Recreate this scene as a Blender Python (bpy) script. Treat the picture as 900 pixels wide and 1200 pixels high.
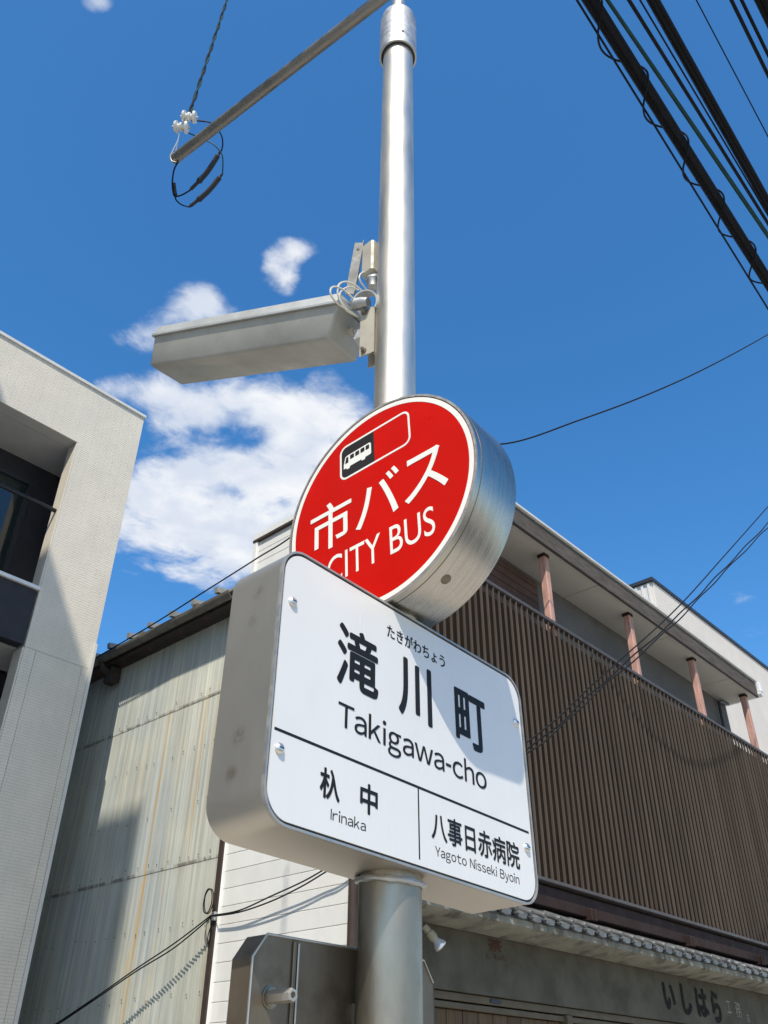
import bpy, math, random
import numpy as np
from mathutils import Vector, Matrix
random.seed(7)
for o in list(bpy.data.objects): bpy.data.objects.remove(o)
SC = bpy.context.scene
COL = SC.collection
H = 1.6                                   # eye height: every z below is given relative to the eye and lifted by H

# ------------------------------------------------------------------ camera
F_PX, YAW, PITCH, ROLL = 1018.4, math.radians(47.45), math.radians(34.494), math.radians(0.464)
fwd = np.array([math.sin(YAW)*math.cos(PITCH), math.cos(YAW)*math.cos(PITCH), math.sin(PITCH)])
rt = np.array([math.cos(YAW), -math.sin(YAW), 0.0]); up = np.cross(rt, fwd)
r2 = math.cos(ROLL)*rt + math.sin(ROLL)*up; u2 = -math.sin(ROLL)*rt + math.cos(ROLL)*up
cam = bpy.data.cameras.new('camera'); camo = bpy.data.objects.new('camera', cam); COL.objects.link(camo)
cam.sensor_fit = 'VERTICAL'; cam.sensor_height = 36; cam.lens = 36*F_PX/1200
cam.clip_start = 0.05; cam.clip_end = 4000
M = Matrix.Identity(4)
for i in range(3): M[i][0] = r2[i]; M[i][1] = u2[i]; M[i][2] = -fwd[i]
M[2][3] = H
camo.matrix_world = M; SC.camera = camo

def ray(u, v):
    d = r2*(u-450)/F_PX - u2*(v-600)/F_PX + fwd
    return d
def onX(u, v, X): d = ray(u, v); d = d*(X/d[0]); return Vector((d[0], d[1], d[2]+H))
def onY(u, v, Y): d = ray(u, v); d = d*(Y/d[1]); return Vector((d[0], d[1], d[2]+H))
def onZ(u, v, Z): d = ray(u, v); d = d*(Z/d[2]); return Vector((d[0], d[1], d[2]+H))

# ------------------------------------------------------------------ sun, sky
SAZ, SEL = math.radians(-128.1), math.radians(52.0)       # azimuth from +Y towards +X
sdir = Vector((math.cos(SEL)*math.sin(SAZ), math.cos(SEL)*math.cos(SAZ), math.sin(SEL)))
sl = bpy.data.lights.new('sun', 'SUN'); sl.energy = 3.7; sl.angle = math.radians(0.53); sl.color = (1.0, 0.915, 0.78)
so = bpy.data.objects.new('sun', sl); COL.objects.link(so)
so.rotation_euler = sdir.to_track_quat('Z', 'Y').to_euler(); so.location = (-10, -8, 30)
SC.view_settings.view_transform = 'Standard'; SC.view_settings.look = 'None'
SC.view_settings.exposure = 0.35; SC.view_settings.gamma = 1.0
SKY_STRENGTH = 0.15

W = bpy.data.worlds.new('World'); SC.world = W; W.use_nodes = True
nt = W.node_tree; nt.nodes.clear()
class NB:
    """tiny node-graph helper"""
    def __init__(s, nt): s.nt = nt
    def n(s, t, **k):
        nd = s.nt.nodes.new(t)
        for a, b in k.items(): setattr(nd, a, b)
        return nd
    def set(s, sock, v):
        if hasattr(v, 'is_output') or isinstance(v, bpy.types.NodeSocket): s.nt.links.new(v, sock)
        else: sock.default_value = v
    def math(s, op, a, b=0.0, c=None, clamp=False):
        nd = s.n('ShaderNodeMath', operation=op, use_clamp=clamp)
        s.set(nd.inputs[0], a); s.set(nd.inputs[1], b)
        if c is not None: s.set(nd.inputs[2], c)
        return nd.outputs[0]
    def vmath(s, op, a, b=(0, 0, 0), out=0):
        nd = s.n('ShaderNodeVectorMath', operation=op); s.set(nd.inputs[0], a)
        if op == 'SCALE': s.set(nd.inputs['Scale'], b)
        else: s.set(nd.inputs[1], b)
        return nd.outputs[out]
    def mix(s, f, a, b, blend='MIX'):
        nd = s.n('ShaderNodeMix', data_type='RGBA', blend_type=blend)
        s.set(nd.inputs[0], f); s.set(nd.inputs[6], a); s.set(nd.inputs[7], b)
        return nd.outputs[2]
    def noise(s, vec, scale=5, detail=4, rough=0.55, dist=0.0):
        nd = s.n('ShaderNodeTexNoise'); s.nt.links.new(vec, nd.inputs['Vector'])
        nd.inputs['Scale'].default_value = scale; nd.inputs['Detail'].default_value = detail
        nd.inputs['Roughness'].default_value = rough; nd.inputs['Distortion'].default_value = dist
        return nd.outputs['Fac']
    def ramp(s, fac, lo, hi, smooth=True, a=0.0, b=1.0):
        nd = s.n('ShaderNodeMapRange', interpolation_type='SMOOTHSTEP' if smooth else 'LINEAR')
        s.set(nd.inputs[0], fac); nd.inputs[1].default_value = lo; nd.inputs[2].default_value = hi
        nd.inputs[3].default_value = a; nd.inputs[4].default_value = b
        return nd.outputs[0]
    def mapping(s, vec, scale=(1, 1, 1), loc=(0, 0, 0), rot=(0, 0, 0)):
        nd = s.n('ShaderNodeMapping'); s.nt.links.new(vec, nd.inputs[0])
        nd.inputs['Location'].default_value = loc; nd.inputs['Rotation'].default_value = rot; nd.inputs['Scale'].default_value = scale
        return nd.outputs[0]

b = NB(nt)
sky = b.n('ShaderNodeTexSky', sky_type='NISHITA'); sky.sun_disc = False
sky.sun_elevation = SEL; sky.sun_rotation = SAZ; sky.altitude = 50; sky.air_density = 1.0; sky.dust_density = 0.8; sky.ozone_density = 2.2
tc = b.n('ShaderNodeTexCoord'); dirv = tc.outputs['Generated']
sep = b.n('ShaderNodeSeparateXYZ'); nt.links.new(dirv, sep.inputs[0])
zc = b.math('MAXIMUM', sep.outputs[2], 0.06)
px = b.math('DIVIDE', sep.outputs[0], zc); py = b.math('DIVIDE', sep.outputs[1], zc)
cmb = b.n('ShaderNodeCombineXYZ'); nt.links.new(px, cmb.inputs[0]); nt.links.new(py, cmb.inputs[1])
lay = cmb.outputs[0]                                   # position in a flat cloud layer overhead
# clouds: cumulus patches in that layer (seen ones by where they stand, the rest scattered by noise)
def lp(u, v): d = ray(u, v); return (d[0]/d[2], d[1]/d[2])
patch = [(170, 600, 48, 55, .8), (215, 610, 70, 42, .95), (285, 625, 75, 48, .95), (250, 660, 50, 30, .75), (345, 600, 70, 55, .9), (300, 565, 95, 35, .85), (255, 545, 70, 24, .75), (395, 505, 52, 45, .95), (350, 520, 60, 38, .85), (215, 555, 60, 26, .6),
         (230, 470, 75, 30, .85), (300, 470, 70, 26, .75), (185, 500, 40, 22, .6), (240, 358, 40, 24, .88), (212, 370, 34, 18, .72), (176, 390, 44, 20, .66), (350, 294, 24, 15, .66), (318, 305, 18, 20, .62), (336, 322, 20, 22, .60), (115, 0, 20, 16, 0.58),
         (135, 460, 46, 16, 0.55), (860, 700, 60, 22, 0.20), (730, 680, 40, 16, 0.16), (885, 745, 40, 18, 0.24)]
gaps = [(285, 512, 42, 14, .55), (195, 530, 30, 14, .45), (165, 520, 20, 20, .5), (262, 575, 30, 8, .25), (425, 440, 30, 20, .6)]
mask = None
wn = b.noise(lay, 2.2, 5, 0.6)
for (u, v, ru, rv, s_) in patch:
    c = lp(u, v); ex = lp(u+ru, v); ey = lp(u, v+rv)
    A = np.array([[ex[0]-c[0], ey[0]-c[0]], [ex[1]-c[1], ey[1]-c[1]]]); Ai = np.linalg.inv(A)
    dx = b.math('SUBTRACT', px, c[0]); dy = b.math('SUBTRACT', py, c[1])
    q1 = b.math('ADD', b.math('MULTIPLY', dx, Ai[0, 0]), b.math('MULTIPLY', dy, Ai[0, 1]))
    q2 = b.math('ADD', b.math('MULTIPLY', dx, Ai[1, 0]), b.math('MULTIPLY', dy, Ai[1, 1]))
    rr = b.math('ADD', b.math('MULTIPLY', q1, q1), b.math('MULTIPLY', q2, q2))
    m_ = b.math('MULTIPLY', b.math('EXPONENT', b.math('MULTIPLY', rr, -0.9)), s_)
    mask = m_ if mask is None else b.math('SUBTRACT', b.math('ADD', mask, m_), b.math('MULTIPLY', mask, m_))
for (u, v, ru, rv, s_) in gaps:
    c = lp(u, v); ex = lp(u+ru, v); ey = lp(u, v+rv)
    A = np.array([[ex[0]-c[0], ey[0]-c[0]], [ex[1]-c[1], ey[1]-c[1]]]); Ai = np.linalg.inv(A)
    dx = b.math('SUBTRACT', px, c[0]); dy = b.math('SUBTRACT', py, c[1])
    q1 = b.math('ADD', b.math('MULTIPLY', dx, Ai[0, 0]), b.math('MULTIPLY', dy, Ai[0, 1]))
    q2 = b.math('ADD', b.math('MULTIPLY', dx, Ai[1, 0]), b.math('MULTIPLY', dy, Ai[1, 1]))
    rr = b.math('ADD', b.math('MULTIPLY', q1, q1), b.math('MULTIPLY', q2, q2))
    mask = b.math('MULTIPLY', mask, b.math('SUBTRACT', 1.0, b.math('MULTIPLY', b.math('EXPONENT', b.math('MULTIPLY', rr, -0.9)), s_)))
# unseen clouds elsewhere, coverage raised for neutral fill light: cumulus by a broad noise, kept to the part of the sky beyond the seen patches
far = b.noise(b.mapping(lay, loc=(3.1, 7.7, 0)), 0.55, 2, 0.5)
wide = b.math('MULTIPLY', b.ramp(far, 0.48, 0.58), b.ramp(b.vmath('DISTANCE', lay, (0.9, 1.1, 0), out=1), 1.5, 2.6))
mask = b.math('MAXIMUM', mask, b.math('MULTIPLY', wide, 0.9))
wp = b.n('ShaderNodeTexNoise'); nt.links.new(lay, wp.inputs['Vector']); wp.inputs['Scale'].default_value = 5; wp.inputs['Detail'].default_value = 3
warp = b.vmath('ADD', lay, b.vmath('SCALE', b.vmath('SUBTRACT', wp.outputs['Color'], (.5, .5, .5)), 0.10))
n1 = b.noise(warp, 7.5, 10, 0.58)
n2 = b.noise(b.mapping(warp, loc=(1.7, 4.2, 0)), 24, 8, 0.62)
nn = b.math('ADD', b.math('MULTIPLY', b.math('SUBTRACT', n1, .5), 1.9), b.math('MULTIPLY', b.math('SUBTRACT', n2, .5), 0.36))
dens = b.math('ADD', b.math('MULTIPLY', mask, 1.0), b.math('MULTIPLY', nn, b.ramp(mask, 0.0, .35)))
alpha = b.ramp(dens, 0.28, 0.92)
alpha = b.math('MULTIPLY', alpha, 0.96)
thick = b.ramp(b.noise(b.mapping(warp, loc=(.035, .05, 0)), 6.0, 7, .55), 0.40, 0.68)
ccol = b.mix(thick, (0.70, 0.76, 0.87, 1), (0.95, 0.965, 0.985, 1))
skyc = b.mix(1.0, sky.outputs[0], (0.93, 1.07, 1.15, 1), 'MULTIPLY')
hs = b.n('ShaderNodeHueSaturation'); nt.links.new(skyc, hs.inputs['Color']); hs.inputs['Saturation'].default_value = 1.22; skyc = hs.outputs[0]
ccs = b.vmath('SCALE', ccol, 0.80/SKY_STRENGTH)
full = b.mix(alpha, skyc, ccs)
bg = b.n('ShaderNodeBackground'); nt.links.new(full, bg.inputs[0]); bg.inputs[1].default_value = SKY_STRENGTH
wo = b.n('ShaderNodeOutputWorld'); nt.links.new(bg.outputs[0], wo.inputs[0])

# ------------------------------------------------------------------ materials
MATS = {}
def mat(name, base=(.5, .5, .5), rough=.6, metal=0.0, var=0.12, vscale=6, stretch=(1, 1, 1), bump=0.0, bscale=60, bstretch=None, rvar=0.12, spec=0.5, tint2=None, t2lo=.55, t2hi=.75, t2scale=3, t2stretch=(1, 1, 1), dist=0.002, extra=None, objrand=0.0, **kw):
    m = bpy.data.materials.new(name); m.use_nodes = True; t = m.node_tree; n = NB(t)
    bs = t.nodes['Principled BSDF']
    geo = n.n('ShaderNodeNewGeometry'); pos = geo.outputs['Position']
    v1 = n.noise(n.mapping(pos, stretch), vscale, 6, .6)
    k = n.ramp(v1, .25, .75, a=1-var, b=1+var)
    col = n.vmath('SCALE', tuple(base), k)
    if objrand:
        oi = n.n('ShaderNodeObjectInfo'); col = n.vmath('SCALE', col, n.ramp(oi.outputs['Random'], 0, 1, False, 1-objrand, 1+objrand))
    if tint2 is not None:
        f = n.ramp(n.noise(n.mapping(pos, t2stretch, (3.3, 1.1, 8.2)), t2scale, 7, .62), t2lo, t2hi)
        col = n.mix(f, col, (*tint2, 1))
    h = n.noise(n.mapping(pos, bstretch or stretch), bscale, 4, .6)
    if extra: col, h = extra(n, pos, col, h)
    t.links.new(col, bs.inputs['Base Color'])
    n.set(bs.inputs['Roughness'], n.ramp(n.noise(n.mapping(pos, stretch, (9, 2, 5)), vscale*2.3, 5, .6), .25, .75, a=max(0.02, rough-rvar), b=min(1, rough+rvar)))
    bs.inputs['Metallic'].default_value = metal; bs.inputs['Specular IOR Level'].default_value = spec
    for a, c in kw.items(): bs.inputs[a.replace('_', ' ')].default_value = c
    if bump:
        bn = n.n('ShaderNodeBump'); bn.inputs['Strength'].default_value = bump; bn.inputs['Distance'].default_value = dist
        t.links.new(h, bn.inputs['Height']); t.links.new(bn.outputs[0], bs.inputs['Normal'])
    MATS[name] = m
    return m

def spots(n, pos, col, h):
    tot = None
    for (u, v, r) in ((297, 692, .016), (291, 726, .012), (278, 861, .016), (270, 906, .014), (262, 965, .010)):
        p_ = onX(u, v, .872); d_ = n.vmath('DISTANCE', pos, tuple(p_), out=1)
        f = n.ramp(d_, 0, r*1.5, a=.55, b=0); tot = f if tot is None else n.math('MAXIMUM', tot, f)
    tot = n.math('MULTIPLY', tot, n.ramp(n.noise(pos, 60, 4, .6), .3, .6))
    return n.mix(tot, col, (.22, .14, .08, 1)), h
mat('steel_sign', (.60, .555, .48), .50, 1.0, .03, 6, (1, 1, .5), .05, 260, (1, 1, .03), .02, tint2=(.52, .47, .39), t2lo=.55, t2hi=.9, t2scale=3, extra=spots)
mat('steel_drum', (.50, .465, .405), .29, 1.0, .10, 24, (6, .25, .25), .10, 140, (12, .5, .5), .08, tint2=(.46, .40, .33), t2lo=.66, t2hi=.9, t2scale=7)
mat('steel_pole', (.70, .65, .56), .46, 1.0, .10, 6, (1, 1, .25), .10, 120, (1, 1, .06), .08, tint2=(.50, .42, .31), t2lo=.58, t2hi=.85, t2scale=4, t2stretch=(1, 1, .3))
mat('steel_dark', (.20, .160, .115), .46, .7, .16, 9, (1, 1, .4), .15, 90, (1, 1, .2), .10, tint2=(.12, .088, .058), t2lo=.45, t2hi=.78, t2scale=9)
mat('steel_old', (.33, .295, .24), .40, .9, .12, 9, (1, 1, .4), .15, 90, (1, 1, .2), .10, tint2=(.165, .128, .088), t2lo=.45, t2hi=.76, t2scale=10, t2stretch=(1, 1, .4))
mat('rim_steel', (.50, .48, .44), .55, .9, .08, 20)
mat('steel_bright', (.70, .685, .66), .34, 1.0, .05, 20)
mat('dull_zinc', (.20, .20, .19), .7, 0, .15, 14)
mat('zinc', (.47, .475, .47), .50, .85, .14, 14, (1, 1, 1), .15, 120, tint2=(.36, .33, .28), t2lo=.6, t2hi=.85, t2scale=8)
mat('sign_white', (.735, .715, .68), .24, 0, .025, 5, (1, 1, .12), rvar=.05, tint2=(.69, .67, .635), t2lo=.5, t2hi=.8, t2scale=5, Coat_Weight=.3, Coat_Roughness=.08)
mat('gasket', (.02, .02, .022), .6, 0, .1)
mat('sign_black', (.016, .016, .017), .5, 0, .06, spec=.15)
mat('disc_red', (.55, .005, .001), .32, 0, .05, 6, rvar=.05, tint2=(.50, .006, .002), t2lo=.45, t2hi=.75, t2scale=4, spec=.22)
mat('print_white', (.82, .80, .74), .30, 0, .03)
mat('picto_dark', (.026, .024, .025), .4, 0, .05, spec=.2)
mat('lamp_cover', (.36, .355, .32), .38, 0, .12, 6, (1, 1, 1), .05, 60, tint2=(.23, .22, .195), t2lo=.45, t2hi=.8, t2scale=5, Transmission_Weight=.0)
mat('lamp_housing', (.47, .48, .465), .5, .3, .10, 10, (1, 1, 1), .1, 90, tint2=(.42, .41, .37), t2lo=.55, t2hi=.85, t2scale=9)
mat('cream_wire', (.62, .58, .48), .5, 0, .08)
mat('beige_paint', (.40, .37, .30), .5, 0, .12, 12, tint2=(.35, .26, .16), t2lo=.62, t2hi=.85, t2scale=20)
mat('bakelite', (.34, .30, .21), .5, 0, .1, 20)
mat('porcelain', (.74, .73, .68), .22, 0, .08, 20, tint2=(.35, .30, .20), t2lo=.6, t2hi=.9, t2scale=30)
mat('cable_black', (.009, .009, .011), .6, 0, .2, 9, spec=0.15)
mat('cable_green', (.016, .050, .042), .5, 0, .2, 9, spec=0.2)
mat('wire_dark', (.016, .015, .017), .5, 0, .2, 9, spec=0.15)
mat('arm_pipe', (.26, .245, .22), .42, .8, .08, 6, (1, 1, 1), .04, 60, tint2=(.15, .12, .09), t2lo=.5, t2hi=.85, t2scale=5)
mat('sleeve', (.035, .037, .042), .7, 0, .10, 8, spec=0.25)

def clad(n, pos, col, h):
    # horizontally ribbed, stone-like pressed siding: fine courses with broken joints
    br = n.n('ShaderNodeTexBrick'); sp = n.n('ShaderNodeSeparateXYZ'); n.nt.links.new(pos, sp.inputs[0])
    cm = n.n('ShaderNodeCombineXYZ'); n.nt.links.new(n.math('ADD', sp.outputs[0], sp.outputs[1]), cm.inputs[0])
    wob = n.noise(pos, 1.6, 3, .5)
    n.nt.links.new(n.math('ADD', sp.outputs[2], n.math('MULTIPLY', wob, .012)), cm.inputs[1])
    n.nt.links.new(cm.outputs[0], br.inputs['Vector'])
    br.inputs['Scale'].default_value = 1.0; br.inputs['Brick Width'].default_value = .19; br.inputs['Row Height'].default_value = .026
    br.inputs['Mortar Size'].default_value = .0042; br.inputs['Mortar Smooth'].default_value = .6
    br.inputs['Color1'].default_value = (1, 1, 1, 1); br.inputs['Color2'].default_value = (.72, .72, .72, 1); br.inputs['Mortar'].default_value = (.05, .05, .05, 1)
    hh = n.math('ADD', n.math('MULTIPLY', br.outputs['Color'], 1.0), n.math('MULTIPLY', h, .9))
    mr = n.ramp(br.outputs['Fac'], 0, 1, a=1.0, b=.86)
    return n.vmath('SCALE', col, mr), hh
mat('cladding', (.68, .632, .54), .8, 0, .05, 3, (1, 1, 1), .42, 70, None, .08, spec=.25, dist=.006, extra=clad, tint2=(.64, .597, .515), t2lo=.4, t2hi=.7, t2scale=2.5, objrand=0.015)
mat('cap_metal', (.60, .595, .56), .5, 0, .06, 8)
mat('trim_white', (.74, .745, .74), .4, 0, .06, 8)
mat('navy_panel', (.036, .036, .042), .6, 0, .12, 8, bump=.1, spec=0.2)
mat('recess_paint', (.50, .495, .475), .85, 0, .06, 5)
mat('rail_black', (.018, .018, .02), .35, .3, .1)
mat('glass', (.018, .026, .026), .06, 0, .04, rvar=.02, spec=.8)
mat('frame_dark', (.03, .03, .032), .4, .2, .1)
Z_LAPS = (1.83, 3.27, 4.735)
def streaks(n, pos, col, h):
    sp = n.n('ShaderNodeSeparateXYZ'); n.nt.links.new(pos, sp.inputs[0])
    y, z = sp.outputs[1], sp.outputs[2]
    yw = n.math('ADD', y, n.math('MULTIPLY', n.math('SUBTRACT', n.noise(n.mapping(pos, (0, .5, 1.5)), 1.5, 2, .5), .5), .05))
    pat = n.ramp(n.noise(n.mapping(pos, (1, 3, .35)), 2.2, 5, .6), .30, .56)
    tot = None
    for (yc, w, s, z0, z1) in [(6.91, .018, .95, 1.6, 4.7), (6.96, .012, .8, .6, 3.3), (6.33, .016, .7, 2.9, 4.75), (6.40, .020, .45, 2.9, 4.7), (5.875, .03, .8, .3, 3.6), (7.23, .012, .3, 1.0, 4.5), (6.62, .015, .28, 1.2, 4.4), (6.17, .02, .3, 3.2, 4.8), (7.55, .015, .25, 1, 4.6), (5.95, .02, .3, .4, 3.0), (8.2, .02, .4, .5, 4.5)]:
        d = n.math('ABSOLUTE', n.math('SUBTRACT', yw, yc))
        f = n.ramp(d, 0, w*1.6, a=s, b=0)
        f = n.math('MULTIPLY', f, n.math('MULTIPLY', n.ramp(z, z0, z0+.9), n.ramp(z, z1, z1+.1, a=1, b=0)))
        f = n.math('MULTIPLY', f, n.math('ADD', n.math('MULTIPLY', pat, .65), .35))
        tot = f if tot is None else n.math('MAXIMUM', tot, f)
    col = n.mix(tot, col, (.43, .27, .09, 1))
    for zl in (Z_LAPS):
        d = n.math('ABSOLUTE', n.math('SUBTRACT', z, zl)); br_ = n.ramp(n.noise(n.mapping(pos, (1, 1, .2), (0, zl*3, 0)), 9, 4, .65), .42, .60)
        col = n.mix(n.math('MULTIPLY', n.ramp(d, .004, .022, a=.75, b=0), br_), col, (.09, .065, .045, 1))
    # fine vertical weathering, strengthened so its tone paints in the ribs' light and shade
    fine = n.ramp(n.noise(n.mapping(pos, (1, 34, .4)), 1.0, 6, .7), .33, .68, a=.78, b=1.12)
    return n.vmath('SCALE', col, fine), h
mat('corrugate', (.405, .415, .36), .5, .12, .12, 2.2, (1, 1, .5), .05, 40, None, .1, tint2=(.345, .375, .365), t2lo=.42, t2hi=.68, t2scale=1.3, t2stretch=(1, 1, .5), extra=streaks, objrand=0.05)
mat('old_gutter', (.16, .152, .13), .65, .1, .2, 10, tint2=(.10, .08, .06), t2lo=.5, t2hi=.75, t2scale=7, spec=.2)
mat('rusty_gutter', (.05, .043, .037), .65, .1, .2, 10, tint2=(.11, .06, .038), t2lo=.5, t2hi=.75, t2scale=9, spec=0.2)
mat('roof_metal', (.34, .34, .32), .5, .3, .15, 6)
mat('nail', (.10, .075, .055), .6, .3, .2, 30)
mat('siding_white', (.76, .76, .735), .5, 0, .04, 4, (1, 1, .6), .04, 60, tint2=(.68, .68, .65), t2lo=.5, t2hi=.8, t2scale=2.5, t2stretch=(1, 1, .4), objrand=0.035)
mat('trim_brown', (.055, .040, .034), .5, 0, .15, 10, spec=0.2)
mat('slat', (.078, .064, .053), .7, 0, .12, 6, (1, 1, .2), .05, 60, spec=.10, objrand=.14)
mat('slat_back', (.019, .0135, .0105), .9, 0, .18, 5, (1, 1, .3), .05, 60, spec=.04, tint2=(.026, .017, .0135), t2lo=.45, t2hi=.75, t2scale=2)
mat('louver_rail', (.10, .088, .085), .5, .2, .1, 8, spec=0.2)
def grain(n, pos, col, h):
    g = n.noise(n.mapping(pos, (1.5, 30, 30)), 3.5, 6, .65)
    return n.vmath('SCALE', col, n.ramp(g, .3, .7, a=.62, b=1.3)), g
mat('fascia_wood', (.10, .087, .074), .8, 0, .12, 3, bump=.35, extra=grain, spec=0.15)
def grainz(n, pos, col, h):
    g = n.noise(n.mapping(pos, (24, 24, 1.3)), 2.5, 6, .65)
    return n.vmath('SCALE', col, n.ramp(g, .3, .7, a=.7, b=1.25)), g
mat('post_wood', (.47, .27, .215), .75, 0, .12, 4, bump=.3, extra=grainz, tint2=(.27, .14, .11), t2lo=.6, t2hi=.8, t2scale=7, t2stretch=(1, 1, .25))
mat('beam_wood', (.036, .022, .019), .7, 0, .15, 5, bump=.2, spec=0.15)
mat('soffit', (.46, .445, .40), .85, 0, .05, 2.2, bump=.05, tint2=(.50, .46, .38), t2lo=.55, t2hi=.8, t2scale=2.0)
mat('wall_grey', (.14, .136, .13), .85, 0, .1, 3, bump=.15, spec=0.15)
mat('shutter_wood', (.10, .060, .046), .6, 0, .15, 5, bump=.1, spec=0.15, objrand=0.12)
mat('stucco', (.105, .096, .073), .92, 0, .14, 3, (1, 1, 1), .6, 90, None, .05, spec=.2, dist=.004, tint2=(.07, .063, .046), t2lo=.42, t2hi=.72, t2scale=3.5)
mat('cornice', (.23, .22, .18), .9, 0, .16, 4, (1, 1, 1), .45, 60, None, .05, spec=.2, dist=.004, tint2=(.10, .095, .078), t2lo=.45, t2hi=.68, t2scale=5, t2stretch=(1.5, 1, .7))
mat('tile', (.11, .112, .11), .42, 0, .25, 9, bump=.2, tint2=(.18, .18, .175), t2lo=.5, t2hi=.75, t2scale=12, objrand=0.18)
mat('door_wood', (.10, .065, .034), .6, 0, .15, 4, (1, 1, .3), .15, 40, extra=grainz, spec=0.2, objrand=0.12)
mat('door_frame', (.11, .09, .06), .6, 0, .15, 5, spec=0.2)
mat('brush_ink', (.017, .0165, .015), .8, 0, .3, 20, tint2=(.06, .055, .042), t2lo=.52, t2hi=.8, t2scale=40, spec=0.1)
mat('faded_red', (.055, .020, .008), .9, 0, .3, 20)
mat('pale_print', (.26, .25, .21), .8, 0, .2, 20)
mat('neighbour_cream', (.66, .60, .53), .8, 0, .05, 2, bump=.05, tint2=(.62, .565, .50), t2lo=.45, t2hi=.75, t2scale=1.5)
mat('neighbour_rib', (.66, .64, .60), .6, .05, .06, 3)
mat('flashing', (.045, .05, .06), .45, .3, .1, spec=0.25)
mat('bulb_glass', (.85, .87, .9), .08, .55, .03)
mat('concrete', (.36, .355, .34), .9, 0, .12, 2, bump=.3, bscale=40)
mat('apartment_wall', (.46, .43, .39), .85, 0, .06, 1.5, bump=.1)
mat('asphalt', (.13, .127, .12), .9, 0, .2, 8, bump=.5, bscale=120)
mat('paving', (.52, .485, .42), .9, 0, .12, 4, bump=.3, bscale=80)
mat('kerbstone', (.36, .355, .34), .9, 0, .12, 5, bump=.3)
mat('soil', (.34, .30, .235), .95, 0, .2, 2, bump=.3)
mat('marking', (.72, .72, .70), .8, 0, .12, 9)

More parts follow.
